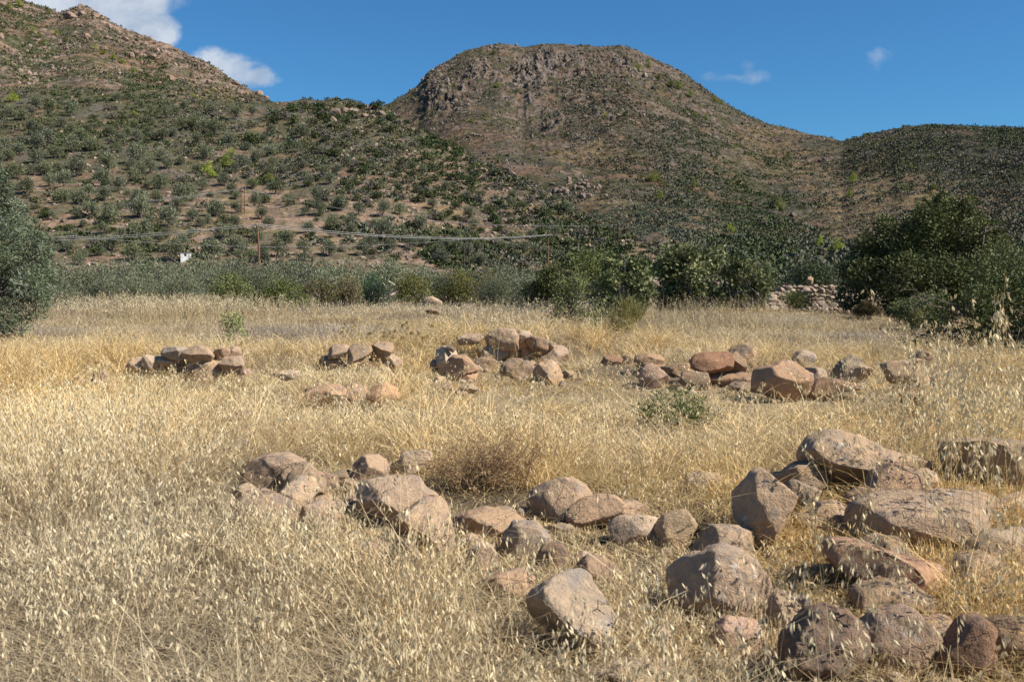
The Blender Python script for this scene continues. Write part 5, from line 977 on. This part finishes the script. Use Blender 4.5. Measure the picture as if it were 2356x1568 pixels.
# boulders: the larger ones on their own, the rest one spread of rubble
BM = []
for q in range(6):
    V, Fc = ICO[3]; r = np.random.default_rng(950 + q); Pn = V * np.array([1.0, .85, .75])
    for _ in range(12):
        d = unit(r.normal(size=3)); h = Pn @ d - r.uniform(.5, .8); m_ = h > 0; Pn[m_] -= h[m_, None] * d
    Pn = Pn * (1 + .12 * fbm(V[:, 0] * 2, V[:, 1] * 2, V[:, 2] * 2, oct=3, seed=q))[:, None]; BM.append(mesh_np('boulder', Pn, Fc, M_BOULDER, None, False))
bl = []
def boulder(H, px, py, w, h=None, tint=(1, 1, 1), adj='tan'):
    p = hill_hit(H, px, py); s = w / F * p.y / 2
    o = obj('boulder', BM[len(bl) % 6], None, p, label='', category='boulder', group='boulders on the slopes'); o.scale = (s, s * 1.0, s * (h / w if h else rg.uniform(.6, 1.0)) * 1.15); o.rotation_euler = (rg.uniform(-.2, .2), rg.uniform(-.2, .2), rg.uniform(0, 6.28)); o.color = (*tint, 1)
    o.location.z += o.scale[2] * .3; bl.append((o, adj))
for zx, zy, w, h in [(585, 260, 70, 55), (405, 300, 40, 34), (890, 390, 50, 60), (955, 435, 28, 44), (1150, 545, 66, 66), (1075, 565, 30, 30), (1405, 560, 50, 40), (700, 340, 50, 50), (960, 535, 24, 34), (40, 325, 40, 34), (10, 260, 50, 60), (720, 260, 40, 30), (835, 270, 70, 40), (1030, 390, 60, 40), (1060, 350, 50, 44), (1520, 600, 40, 40), (1590, 570, 70, 36), (1740, 640, 80, 60), (1790, 665, 60, 40), (470, 120, 90, 60), (560, 110, 80, 50), (640, 120, 60, 40), (735, 190, 60, 50), (150, 300, 26, 26), (380, 240, 24, 22), (455, 330, 30, 24), (800, 480, 30, 24), (550, 180, 40, 24), (60, 60, 70, 60), (25, 40, 60, 40), (100, 80, 50, 44)]:
    (px, py), = R1((zx, zy)); boulder(B, px, py, w * .3417, h * .3417, (1.15, 1.0, .92), 'pink')
for zx, zy, w, h in [(75, 600, 90, 60), (130, 590, 80, 60), (200, 590, 90, 50), (270, 620, 70, 40), (60, 650, 60, 50), (380, 605, 70, 44), (590, 715, 50, 36), (1000, 1010, 60, 50), (1010, 985, 40, 40), (1260, 990, 60, 50), (840, 1040, 40, 40), (1120, 1010, 50, 30), (980, 935, 30, 30), (380, 910, 30, 24), (340, 845, 24, 22), (1080, 980, 40, 26), (700, 960, 30, 26), (465, 885, 40, 26), (1420, 1165, 50, 34), (1240, 1110, 50, 30), (1310, 1180, 60, 36), (1190, 1060, 40, 30), (900, 990, 34, 30), (185, 910, 30, 26), (560, 880, 36, 26), (1630, 1420, 40, 30), (1560, 1360, 44, 30), (2030, 1460, 60, 30), (1100, 1110, 30, 24), (40, 690, 40, 30)]:
    (px, py), = R2((zx, zy)); boulder(A, px, py, w * .3417, h * .3417, (1.05, .98, .92), 'tan')
for q in range(46):      # the dark rock knoll over the valley
    a = rg.uniform(0, 6.28); f = math.sqrt(rg.random()); px, py = 1325 + 62 * f * math.cos(a), 434 + 24 * f * math.sin(a)
    boulder(A if py > 452 + (px - 1270) * .65 else Cm, px, py, rg.uniform(8, 20), None, (.9, .85, .82), 'grey knoll')
auto_label(bl, 'boulder', None)
V1, F1 = ICO[1]
def rubble(H, n, u0, u1, dens, rmin, rmax, tint, rng, t0=.05, t1=1.01, sq=(1, .9, .8)):
    u = rng.uniform(u0, u1, n * 5); a, b = H.lims(u); t = rng.uniform(t0, t1, n * 5); Y = a + (b - a) * t; X = u * Y; Zz = H.z(X, Y); px, py = proj(X, Y, Zz)
    idx = np.flatnonzero(rng.random(n * 5) < dens(px, py, X, Y, Zz, t))[:n]; m_ = len(idx); R = rmin + (rmax - rmin) * rng.random(m_) ** 2.6
    j = rng.uniform(.55, 1.25, (m_, len(V1), 1)); ang = rng.uniform(0, 6.28, m_); ca, sa = np.cos(ang)[:, None], np.sin(ang)[:, None]
    Q = V1[None] * np.array(sq) * j * R[:, None, None] * rng.uniform(.7, 1.35, (m_, 1, 3)); Q = np.stack([Q[..., 0] * ca - Q[..., 1] * sa, Q[..., 0] * sa + Q[..., 1] * ca, Q[..., 2]], -1) + np.stack([X, Y, Zz], 1)[idx][:, None]
    Fq = (F1[None] + np.arange(m_)[:, None, None] * len(V1)).reshape(-1, 3); c = np.array(tint) * rng.uniform(.7, 1.2, (m_, 1)); c = c * np.array([1, 1, 1]) * rng.uniform(.94, 1.06, (m_, 3))
    rub.add(Q.reshape(-1, 3), Fq, np.repeat(c, len(V1), 0))
rubble(A, 9000, -.62, .26, lambda px, py, X, Y, Zz, t: np.clip(.25 + fbm(X / 12, Y / 12, oct=3, seed=92) + .45 * (px > 780), .03, 1), .12, .85, (.26, .195, .145), rs)
rubble(B, 5000, -.62, -.05, lambda px, py, X, Y, Zz, t: np.clip(.2 + 1.3 * fbm(X / 30, Y / 30, oct=3, seed=93) + .5 * (t > .8), .02, 1), .4, 2.2, (.21, .155, .12), rs)
rubble(Cm, 9000, -.26, .62, lambda px, py, X, Y, Zz, t: np.clip(.10 + .9 * fbm(X / 40, Y / 40, oct=3, seed=94) + 1.0 * crag_mask(X, Y, Zz) - .5 * (px > 1950), .01, 1) * np.clip(1.5 - py / 300, .02, 1), .6, 2.8, (.15, .118, .094), rs, t0=.3, sq=(1, .9, 1.15))
rubble(Cm, 3000, -.26, .30, lambda px, py, X, Y, Zz, t: np.clip(2.0 * crag_mask(X, Y, Zz) ** 1.3 - .35 + .5 * fbm(X / 30, Y / 30, oct=3, seed=97), 0, 1), 1.0, 4.2, (.17, .138, .113), rs, t0=.3, sq=(1, .9, 1.3))
rubble(Cm, 16000, -.26, .45, lambda px, py, X, Y, Zz, t: np.clip(.3 + 1.3 * fbm(X / 26, Y / 26, oct=3, seed=121), .05, 1) * np.clip(1.5 - py / 430, .05, 1), .35, 1.5, (.20, .152, .12), rs, t0=.2)
obj('rubble', rub.mesh('rubble', M_FAR), kind='stuff', label='loose stones scattered over the far slopes')
# ---------------------------------------------------------------- hut, poles and wires
def box(sp, c, s, col_=(1, 1, 1)):
    x, y, z = c; a, b, h = (q / 2 for q in s)
    V = np.array([(x + i * a, y + j * b, z + k * h) for i in (-1, 1) for j in (-1, 1) for k in (-1, 1)])
    sp.add(V, np.array([(0, 1, 3, 2), (4, 6, 7, 5), (0, 4, 5, 1), (2, 3, 7, 6), (0, 2, 6, 4), (1, 5, 7, 3)]), col_)
def flat_mat(name, c1, c2, sc, rough=.8):
    m, t, b = new_mat(name); n = noise(t, N(t, 'ShaderNodeTexCoord').outputs['Object'], sc, 5)
    t.links.new(mixc(t, smooth(t, n, .35, .68), c1, c2), b.inputs['Base Color']); b.inputs['Roughness'].default_value = rough; return m
M_LIME = flat_mat('limewash', (.80, .78, .75), (.60, .57, .53), 2.5)
M_ROOF = flat_mat('roof_slab', (.25, .21, .18), (.14, .12, .10), 3)
M_DARKW = flat_mat('dark_opening', (.015, .015, .015), (.03, .025, .02), 3)
M_WIRE = flat_mat('wire', (.36, .35, .34), (.30, .29, .28), 1, .5)
M_CER = flat_mat('insulator', (.5, .48, .45), (.35, .3, .28), 5, .3)
p = hill_hit(A, 428, 600); k = p.y / F
hut = empty('hut', p, label='tiny whitewashed hut with a dark window among the terrace olives', category='hut'); hut.rotation_euler.z = .25
def part(nm, mat, parent, boxes):
    s = Soup(); [box(s, *b) for b in boxes]; return obj(nm, s.mesh(nm, mat), parent)
hw_, hh_ = 22 * k, 17 * k
part('wall', M_LIME, hut, [((0, 0, hh_ / 2 - .3), (hw_, 1.5, hh_ + .6))])
part('roof', M_ROOF, hut, [((0, 0, hh_ + .04), (hw_ * 1.08, 1.66, .08))])
part('window', M_DARKW, hut, [((-.02 * hw_, -.752, hh_ * .74), (hw_ * .24, .02, hh_ * .3))])
part('door', flat_mat('grey_door', (.50, .47, .43), (.4, .37, .33), 4), hut, [((hw_ * .33, -.753, hh_ * .42), (hw_ * .24, .025, hh_ * .84))])
WIRES = []
def pole_top(o, off): return np.array(o.location) + np.array(off)
def pole(px, yt, yb, label, legs=(0,), mat=M_POLE, arm=None, H=A, Y=None, r=.11, lean=0.0):
    if Y is None: p = hill_hit(H, px, yb)
    else: u, e = ue(px, yb); p = Vector((u * Y, Y, CAMZ + e * Y))
    h = at(px, yt, p.y).z - p.z
    o = empty('utility_pole', p, label=label, category='utility pole', group='wooden poles of the power lines')
    for dx in legs:
        s = Soup(); s.add(*tube([(dx, 0, -1.5), (dx + lean * .5, 0, h * .5), (dx + lean, 0, h)], [r * 1.25, r * 1.1, r * .85], 10)); obj('post', s.mesh('post', mat, True), o)
    if arm:
        s = Soup(); box(s, (lean + sum(legs) / len(legs), -.12, h - arm[1]), (arm[0], .12, .16)); obj('crossarm', s.mesh('crossarm', M_DARKPOLE), o)
        for q in np.linspace(-.45, .45, 3):
            s = Soup(); s.add(*tube([(0, 0, 0), (0, 0, .12), (0, 0, .2)], [.05, .07, .03], 8)); c = obj('insulator', s.mesh('insulator', M_CER, True), o); c.location = (lean + sum(legs) / len(legs) + q * arm[0], -.12, h - arm[1] + .08)
    else:
        for q in range(2):
            s = Soup(); s.add(*tube([(0, 0, 0), (0, 0, .1), (0, 0, .18)], [.05, .07, .03], 8)); c = obj('insulator', s.mesh('insulator', M_CER, True), o); c.location = (lean - .25 * q, -.1, h - .15 - .3 * q)
    return o, h
P1, h1 = pole(599, 515, 640, 'tall reddish single pole rising from the olive grove right of the hut', Y=118, lean=-.25)
P2, h2 = pole(559, 433, 491, 'brown twin pole with crossarm, highest up the hillside', legs=(-.28, .42), arm=(1.3, .1), r=.1)
P3, h3 = pole(1074, 551, 622, 'dark and brown twin pole behind the yellow green shrubs', legs=(-.48, .42), arm=(2.1, .12), mat=M_DARKPOLE)
P4, h4 = pole(1261, 541, 617, 'reddish single pole with a short crossarm near the dark oaks', arm=(1.6, .1))
P5, h5 = pole(1417, 518, 570, 'faint far twin pole low on the hill over the fig tree', legs=(-.5, .5), arm=(1.9, .12), mat=M_DARKPOLE, r=.09)
P6, h6 = pole(171, 544, 607, 'thin brown pole beside the frame edge olive tree', arm=(1.1, .1), r=.08)
def wire(a, b, sag, label, r=.022):
    a, b = np.array(a, float), np.array(b, float); t = np.linspace(0, 1, 24); pts = a + (b - a) * t[:, None]; pts[:, 2] -= 4 * sag * t * (1 - t)
    s = Soup(); s.add(*tube(pts, np.full(24, r), 5)); me = s.mesh('power_line', M_WIRE, True); o = obj('power_line', me, label=label, category='power line', group='power lines between the poles')
T = lambda P, h, dx=0, dz=0, dy=-.12: np.array(P.location) + np.array([dx, dy, h + dz])
L1 = np.array(at(-330, 546, 112)); L1b = L1 + [0, 1.2, -.15]
wire(L1, T(P1, h1, -.4), .9, 'upper strand of the near line, running off the frame from the single pole', .026); wire(L1b, T(P1, h1, -.35, -.22), .9, 'lower strand of the near line, running off the frame from the single pole', .03)
wire(T(P1, h1, -.1), T(P4, h4, -.7, .05), 1.0, 'upper strand between the tall single pole and the crossarm pole', .028); wire(T(P1, h1, -.1, -.22), T(P4, h4, .7, .05), 1.1, 'lower strand between the tall single pole and the crossarm pole', .03)
L2 = np.array(at(-330, 522, 130)); wire(L2, T(P6, h6, 0, .1), .8, 'strand from the thin brown pole off the frame', .03)
wire(T(P6, h6, 0, .1), T(P3, h3, 0, .05), 1.6, 'long low strand from the thin brown pole to the dark twin pole', .03)
L3 = np.array(at(-330, 512, 215)); 
for dz, nm in ((0, 'upper'), (-.35, 'middle'), (-.7, 'lower')):
    wire(L3 + [0, 0, dz * 1.5], T(P2, h2, .5 * dz - .1, dz * .3), 1.2, f'{nm} strand of the hillside line, on the open side of the highest twin pole', .025)
for dz, nm in ((0, 'upper'), (-.5, 'lower')): wire(T(P2, h2, .3, dz * .3), T(P5, h5, dz, .1), 3.0, f'{nm} strand of the hillside line, from the highest to the faint twin pole', .022)
# ---------------------------------------------------------------- dry oat grass
rg = np.random.default_rng(2024)
def clear_at(x, y):
    """1 where grass grows freely, towards 0 beside and in front of the stones"""
    k = np.ones(len(x))
    for cx_, cy_, rx, ry in CLEAR:
        m_ = (np.abs(x - cx_) < rx * 1.3) & (np.abs(y - cy_) < ry * 1.3)
        if m_.any():
            d = ((x[m_] - cx_) / rx) ** 2 + ((y[m_] - cy_) / ry) ** 2; k[m_] = np.minimum(k[m_], np.clip((d - .75) / .6, 0, 1))
    # sparse straw among the tumbled blocks of the near heap
    for a, b, rx, ry, q in ((.35, 3.9, .6, .6, .5), (1.0, 4.1, .9, .8, .45), (1.9, 4.9, 1.7, 1.9, .5), (.35, 5.6, .8, 1.0, .3), (-.6, 6.1, .5, .8, .4), (3.2, 6.6, 1.4, 1.4, .4)):
        k = k * (1 - q * np.exp(-(((x - a) / rx) ** 2 + ((y - b) / ry) ** 2) ** 2))
    return k
def in_stone(x, y):
    k = np.zeros(len(x), bool)
    for cx_, cy_, cz, hw, hh, T in ROCKS:
        if cy_ > 30: continue
        k |= ((x - cx_) / (hw * .95)) ** 2 + ((y - cy_) / (T * .9)) ** 2 < 1
    return k
def area(n, y0, y1):
    # the field goes on a couple of metres past both frame edges
    y = np.sqrt(rg.uniform(y0 ** 2, y1 ** 2, n)); y = np.where(rg.random(n) < 2 / (2 + .6 * y), rg.uniform(y0, y1, n), y); x = rg.uniform(-1, 1, n) * (.60 * y + 2.0); return x, y
def patch_cols(x, y, base):
    g = sm(fbm(x / 2.4, y / 3.2, oct=3, seed=101), -.3, .35)          # golden or greyish straw
    left = sm(-x - .25 * y, -.6, 1.0) * sm(-y, -9, -6)                  # the tired grey grass of the near corner
    gold, grey, pale = np.array((.61, .43, .18)), np.array((.50, .405, .265)), np.array((.66, .51, .285))
    c = lerp(lerp(np.broadcast_to(pale, (len(x), 3)), gold, g), grey, np.clip(.55 * sm(fbm(x / 3.5, y / 5, oct=3, seed=103), -.05, .4) + .6 * left, 0, .9))
    fr_ = sm(y, 15, 26)
    farc = lerp(np.broadcast_to(np.array((.56, .435, .25)), (len(x), 3)), np.array((.36, .295, .235)), .85 * sm(fbm(x / 5, y / 4, oct=3, seed=160), -.05, .3)); farc = lerp(farc, np.array((.55, .40, .18)), .7 * sm(fbm(x / 6, y / 4, oct=3, seed=161), .0, .3))
    c = lerp(c, farc, fr_)
    return c * base * rg.uniform(.7, 1.2, (len(x), 1))
MOUND = [(-2.9, 9.4, 1.9, 2.4, .75), (-3.1, 6.8, 1.0, 1.3, .5), (-1.6, 5.0, .8, .7, .3), (-1.45, 6.9, .75, .9, -.5), (.4, 14.9, 1.7, 1.6, -.5), (-4.8, 13.2, 1.7, 1.5, -.42), (3.4, 12.2, 3.6, 1.3, -.42), (-1.9, 10.7, 1.3, 1.1, -.35), (-.9, 13.4, 1.2, 1.4, -.4), (4.4, 8.3, 1.5, 1.2, .35), (1.1, 8.0, 1.3, 1.0, .3), (.6, 4.0, .6, .6, .3), (-.3, 4.6, .7, .8, .35), (.3, 6.1, 1.0, .8, -.3)]
def hfield(x, y):
    h = np.clip(.58 + .5 * fbm(x / 1.8, y / 2.6, oct=3, seed=105), .22, 1.1)
    for a, b, rx, ry, k in MOUND: h = h + k * np.exp(-((x - a) / rx) ** 2 - ((y - b) / ry) ** 2)
    return np.clip(h, .12, 2)
grass = Soup()
def ribbons(x, y, z, h, lean, curve, w, c, nseg=3, base=0.0):
    n = len(x); a = rg.uniform(0, 6.28, n); d = np.stack([np.cos(a), np.sin(a)], 1) * lean[:, None]
    f = rg.uniform(0, 6.28, n); side = np.stack([np.cos(f), np.sin(f), np.zeros(n)], 1) * (w / 2)[:, None]
    t = np.linspace(0, 1, nseg + 1); pts = []
    for s in t:
        off = s + curve * s * s
        pts.append(np.stack([x + d[:, 0] * h * off, y + d[:, 1] * h * off, z + h * (s - .45 * np.clip(curve, 0, 3) * lean * s * s * s)], 1))
    pts = np.stack(pts, 1); wd = np.linspace(1, .35, nseg + 1)[None, :, None]
    V = np.stack([pts - side[:, None] * wd, pts + side[:, None] * wd], 2).reshape(n, -1, 3)
    k = np.arange(nseg) * 2; q = np.stack([k, k + 1, k + 3, k + 2], 1)
    Fc = (q[None] + np.arange(n)[:, None, None] * (2 * nseg + 2)).reshape(-1, 4)
    grass.add(V.reshape(-1, 3), Fc, np.repeat(c, 2 * nseg + 2, 0)); return pts
def spikelets(pts, n, L, Wd, c, top=.45, twin=False, drop=.9):
    m_ = len(pts); s = 1 - top * rg.random((m_, n)); k = s * (pts.shape[1] - 1); i = np.minimum(k.astype(int), pts.shape[1] - 2); f = (k - i)[..., None]
    idx = np.arange(m_)[:, None]; p = pts[idx, i] * (1 - f) + pts[idx, i + 1] * f
    spread = .018 * (L / .03) ** .5; a = rg.uniform(0, 6.28, (m_, 1)) + rg.normal(size=(m_, n)) * 1.1; r = spread * rg.uniform(.3, 1.7, (m_, n))
    p = p + np.stack([np.cos(a) * r, np.sin(a) * r, rg.uniform(-.5, .5, (m_, n)) * L], -1)
    d = unit(np.stack([np.cos(a) * rg.uniform(.05, .6, (m_, n)), np.sin(a) * rg.uniform(.05, .6, (m_, n)), -drop * rg.choice([1, 1, 1, 1, 1, -.8], (m_, n))], -1))
    for q in range(2 if twin else 1):
        dd = unit(d + rg.normal(size=d.shape) * (.22 if twin else 0)).reshape(-1, 3); N_ = len(dd)
        V, Fc = cards(p.reshape(-1, 3), dd, L * rg.uniform(.7, 1.2, N_), Wd * rg.uniform(.75, 1.25, N_), rg)
        cc = np.repeat(c, n, 0) * rg.uniform(.8, 1.15, (N_, 1)); grass.add(V, Fc, np.repeat(cc, 4, 0))
def zone(y0, y1, n_oat, n_under, L, Wd, nsp, stem_w, hs, twin, under_h, under_w, tf=.35):
    k_ = 1 + 2.0 / (.6 * (y0 + y1) / 2); n_oat, n_under = int(n_oat * k_), int(n_under * k_)
    x, y = area(n_oat, y0, y1); ck = clear_at(x, y); hf = hfield(x, y)
    tuft = sm(vnoise(x / tf, y / tf, None, 131) + .5 * vnoise(x / tf / .4, y / tf / .4, None, 132), -.35, .3)
    keep = (rg.random(len(x)) < .12 + .88 * ck) & (rg.random(len(x)) < .08 + .92 * tuft) & ~in_stone(x, y) & (rg.random(len(x)) < .35 + .75 * hf); x, y, ck, hf = x[keep], y[keep], ck[keep], hf[keep]
    strip = np.exp(-((x + .1 * y) / (.25 * y)) ** 2 - ((y - 10.2) / 1.1) ** 2)       # the trodden pale strip
    h = hs * (.75 + .35 * tuft[keep]) * hf * rg.uniform(.65, 1.2, len(x)) * (.45 + .55 * ck) * (1 - .55 * strip); z = ground_z(x, y) - .02
    c = patch_cols(x, y, 1.0)
    gold = np.clip((hf - .6) / .6, 0, 1)[:, None]; c = c * (1 + .18 * gold * np.array((1.2, 1.15, .9)))
    bare = rg.random(len(x)) > .25 + .75 * sm(fbm(x / .9, y / 1.2, oct=2, seed=140), -.35, .25)
    pts = ribbons(x, y, z, h * np.where(bare, .85, 1), rg.uniform(.05, .5, len(x)) * np.where(bare, 1.6, 1), rg.uniform(.1, 1.0, len(x)), np.full(len(x), stem_w), c * 1.2, 4 if twin else 3)
    pts, c = pts[~bare], c[~bare]
    cs = np.clip(c * .45 + np.array((.64, .545, .355)) * .62, 0, .74)
    spikelets(pts, nsp, L, Wd, cs, twin=twin)
    x, y = area(n_under, y0, y1); ck = clear_at(x, y); tu = sm(vnoise(x / tf, y / tf, None, 131), -.5, .3); k = ~in_stone(x, y) & (rg.random(len(x)) < .45 + .55 * tu); x, y, ck = x[k], y[k], ck[k]
    h = under_h * np.clip(.45 + hfield(x, y), .4, 1.15) * rg.uniform(.4, 1.3, len(x)) * (.4 + .6 * ck); c = patch_cols(x, y, .88)  # undergrowth straw toned down, painting in the shade of the gaps
    ribbons(x, y, ground_z(x, y) - .01, h, rg.uniform(.3, 1.7, len(x)), rg.uniform(.2, 1.6, len(x)), np.full(len(x), under_w), c, 2)
zone(2.5, 5.5, 9000, 26000, .033, .0078, 7, .0036, .52, True, .26, .0042)
zone(5.5, 9.5, 20000, 42000, .033, .0085, 7, .0042, .54, False, .28, .005, .45)
zone(9.5, 20, 32000, 52000, .034, .0095, 8, .006, .54, False, .28, .008, .7)
zone(20, 34, 20000, 44000, .040, .014, 6, .008, .42, False, .26, .012, 1.4)
zone(34, 50, 14000, 36000, .05, .018, 5, .010, .30, False, .2, .016, 2.0)
def tall(n, px, Y0, Y1, h0, h1, L, Wd, nsp, w, lean=.25, tint=1.0):
    u = ((px[0] + px[1]) / 2 + np.clip(rg.normal(size=n), -2.2, 2.2) * (px[1] - px[0]) * .3 - CX) / F; y = rg.uniform(Y0, Y1, n); x = u * y; k = ~in_stone(x, y); x, y = x[k], y[k]; h = rg.uniform(h0, h1, len(x)); c = patch_cols(x, y, tint)
    pts = ribbons(x, y, ground_z(x, y) - .02, h, rg.uniform(.02, lean, len(x)), rg.uniform(.2, 1.6, len(x)), np.full(len(x), w), c * .85, 6)
    if nsp: spikelets(pts, nsp, L, Wd, np.clip(c * .4 + np.array((.66, .57, .38)) * .66, 0, .75), twin=L < .04, top=.4)
tall(26, (2180, 2420), 3.9, 5.2, .85, 1.38, .034, .0085, 20, .003)
tall(160, (2000, 2420), 5.2, 9, .55, 1.0, .034, .009, 14, .004)
tall(60, (1700, 2356), 3.3, 4.6, .35, .62, .032, .008, 11, .0026, .5)
tall(40, (1180, 1700), 3.2, 4.1, .3, .5, .030, .008, 10, .0026, .5)
tall(80, (1040, 1230), 15.5, 18.5, .6, .95, .042, .013, 14, .005, .35)
tall(220, (2000, 2356), 10, 15, .45, .75, .036, .010, 9, .006)
tall(3000, (110, 640), 33, 42, .6, 1.1, .07, .02, 3, .011, .5, .9)
tall(1500, (620, 1330), 38, 47, .2, .42, .07, .02, 3, .013, .5, .95)
tall(700, (1420, 1780), 27, 36, .3, .8, .06, .016, 2, .010, .5, .85)
# tussocks: arching straw in clumps, also tight against the stones
tx, ty = area(1250, 3.2, 19); w_ = hfield(tx, ty); k = (rg.random(1250) < .25 + .75 * np.clip(w_, 0, 1)) & ~in_stone(tx, ty) & (clear_at(tx, ty) > .35); tx, ty = list(tx[k]), list(ty[k]); th = list(rg.uniform(.34, .62, len(tx)))
for cx_, cy_, cz, hw, hh, T in ROCKS:
    if cy_ > 18: continue
    for _ in range(4):
        a = rg.uniform(-.3, 3.4); tx.append(cx_ + math.cos(a) * (hw + .05)); ty.append(cy_ + math.sin(a) * (T + .05)); th.append(min(.5, max(.16, hh * rg.uniform(.9, 1.6))))
    if cy_ < 10: tx.append(cx_ + rg.uniform(-1, 1) * hw); ty.append(cy_ - T - .06); th.append(min(.24, max(.08, hh * rg.uniform(.3, .6))))
tx, ty, th = np.array(tx), np.array(ty), np.array(th); nb = 52; n = len(tx)
q = np.repeat(np.arange(n), nb); r = .045 + .05 * th[q]; x, y = tx[q] + rg.normal(size=len(q)) * r, ty[q] + rg.normal(size=len(q)) * r
tone = np.repeat(rg.uniform(.75, 1.25, n), nb)[:, None]; c = patch_cols(x, y, 1.05) * tone * np.array((1.03, .99, .91))
pts = ribbons(x, y, ground_z(x, y) - .02, th[q] * np.clip(hfield(x, y) * 1.7, .3, 1.15) * rg.uniform(.5, 1.25, len(q)), rg.uniform(.15, 1.0, len(q)), rg.uniform(.4, 1.8, len(q)), np.clip(.0011 * y, .0036, .009), c, 4)
sel = rg.random(len(q)) < .16; spikelets(pts[sel], 8, .034, .0085, np.clip(c[sel] * .4 + np.array((.66, .56, .36)) * .66, 0, .76), top=.45)
# long arching oat stalks
x, y = area(1500, 3.6, 13); k = (clear_at(x, y) > .5) & ~in_stone(x, y) & (rg.random(1500) < np.clip(hfield(x, y), .1, 1)); x, y = x[k], y[k]; c = patch_cols(x, y, 1.2)
pts = ribbons(x, y, ground_z(x, y) - .02, rg.uniform(.55, .9, len(x)), rg.uniform(.2, .7, len(x)), rg.uniform(.6, 1.6, len(x)), np.clip(.001 * y, .0036, .008), c, 6)
spikelets(pts, 13, .035, .009, np.clip(c * .35 + np.array((.68, .58, .37)) * .68, 0, .78), top=.38, twin=True)
# n=1 tall oats by the frame edge and along the far field edge
tall(80, (2150, 2400), 4.3, 6.4, 1.1, 1.55, .036, .0095, 22, .0036, .22, 1.1)
tall(30, (1900, 2200), 4.0, 5.6, .5, .85, .034, .009, 16, .0034, .35, 1.1)
tall(900, (700, 2000), 36, 47, .35, .85, .06, .018, 3, .011, .5, .85)
tall(500, (1350, 1800), 30, 37, .4, 1.0, .05, .014, 2, .010, .5, .8)
# long loose stalks lying over the others
n = 600; x, y = area(n, 3, 12); c = patch_cols(x, y, 1.15); ribbons(x, y, ground_z(x, y) + rg.uniform(.05, .3, n), rg.uniform(.15, .4, n), rg.uniform(.9, 2.0, n), rg.uniform(0, .8, n), np.full(n, .0044), c, 3)
obj('dry_grass', grass.mesh('dry_grass', M_STRAW), kind='stuff', label='dry wild oats and straw covering the field')
print('grass verts', grass.n)
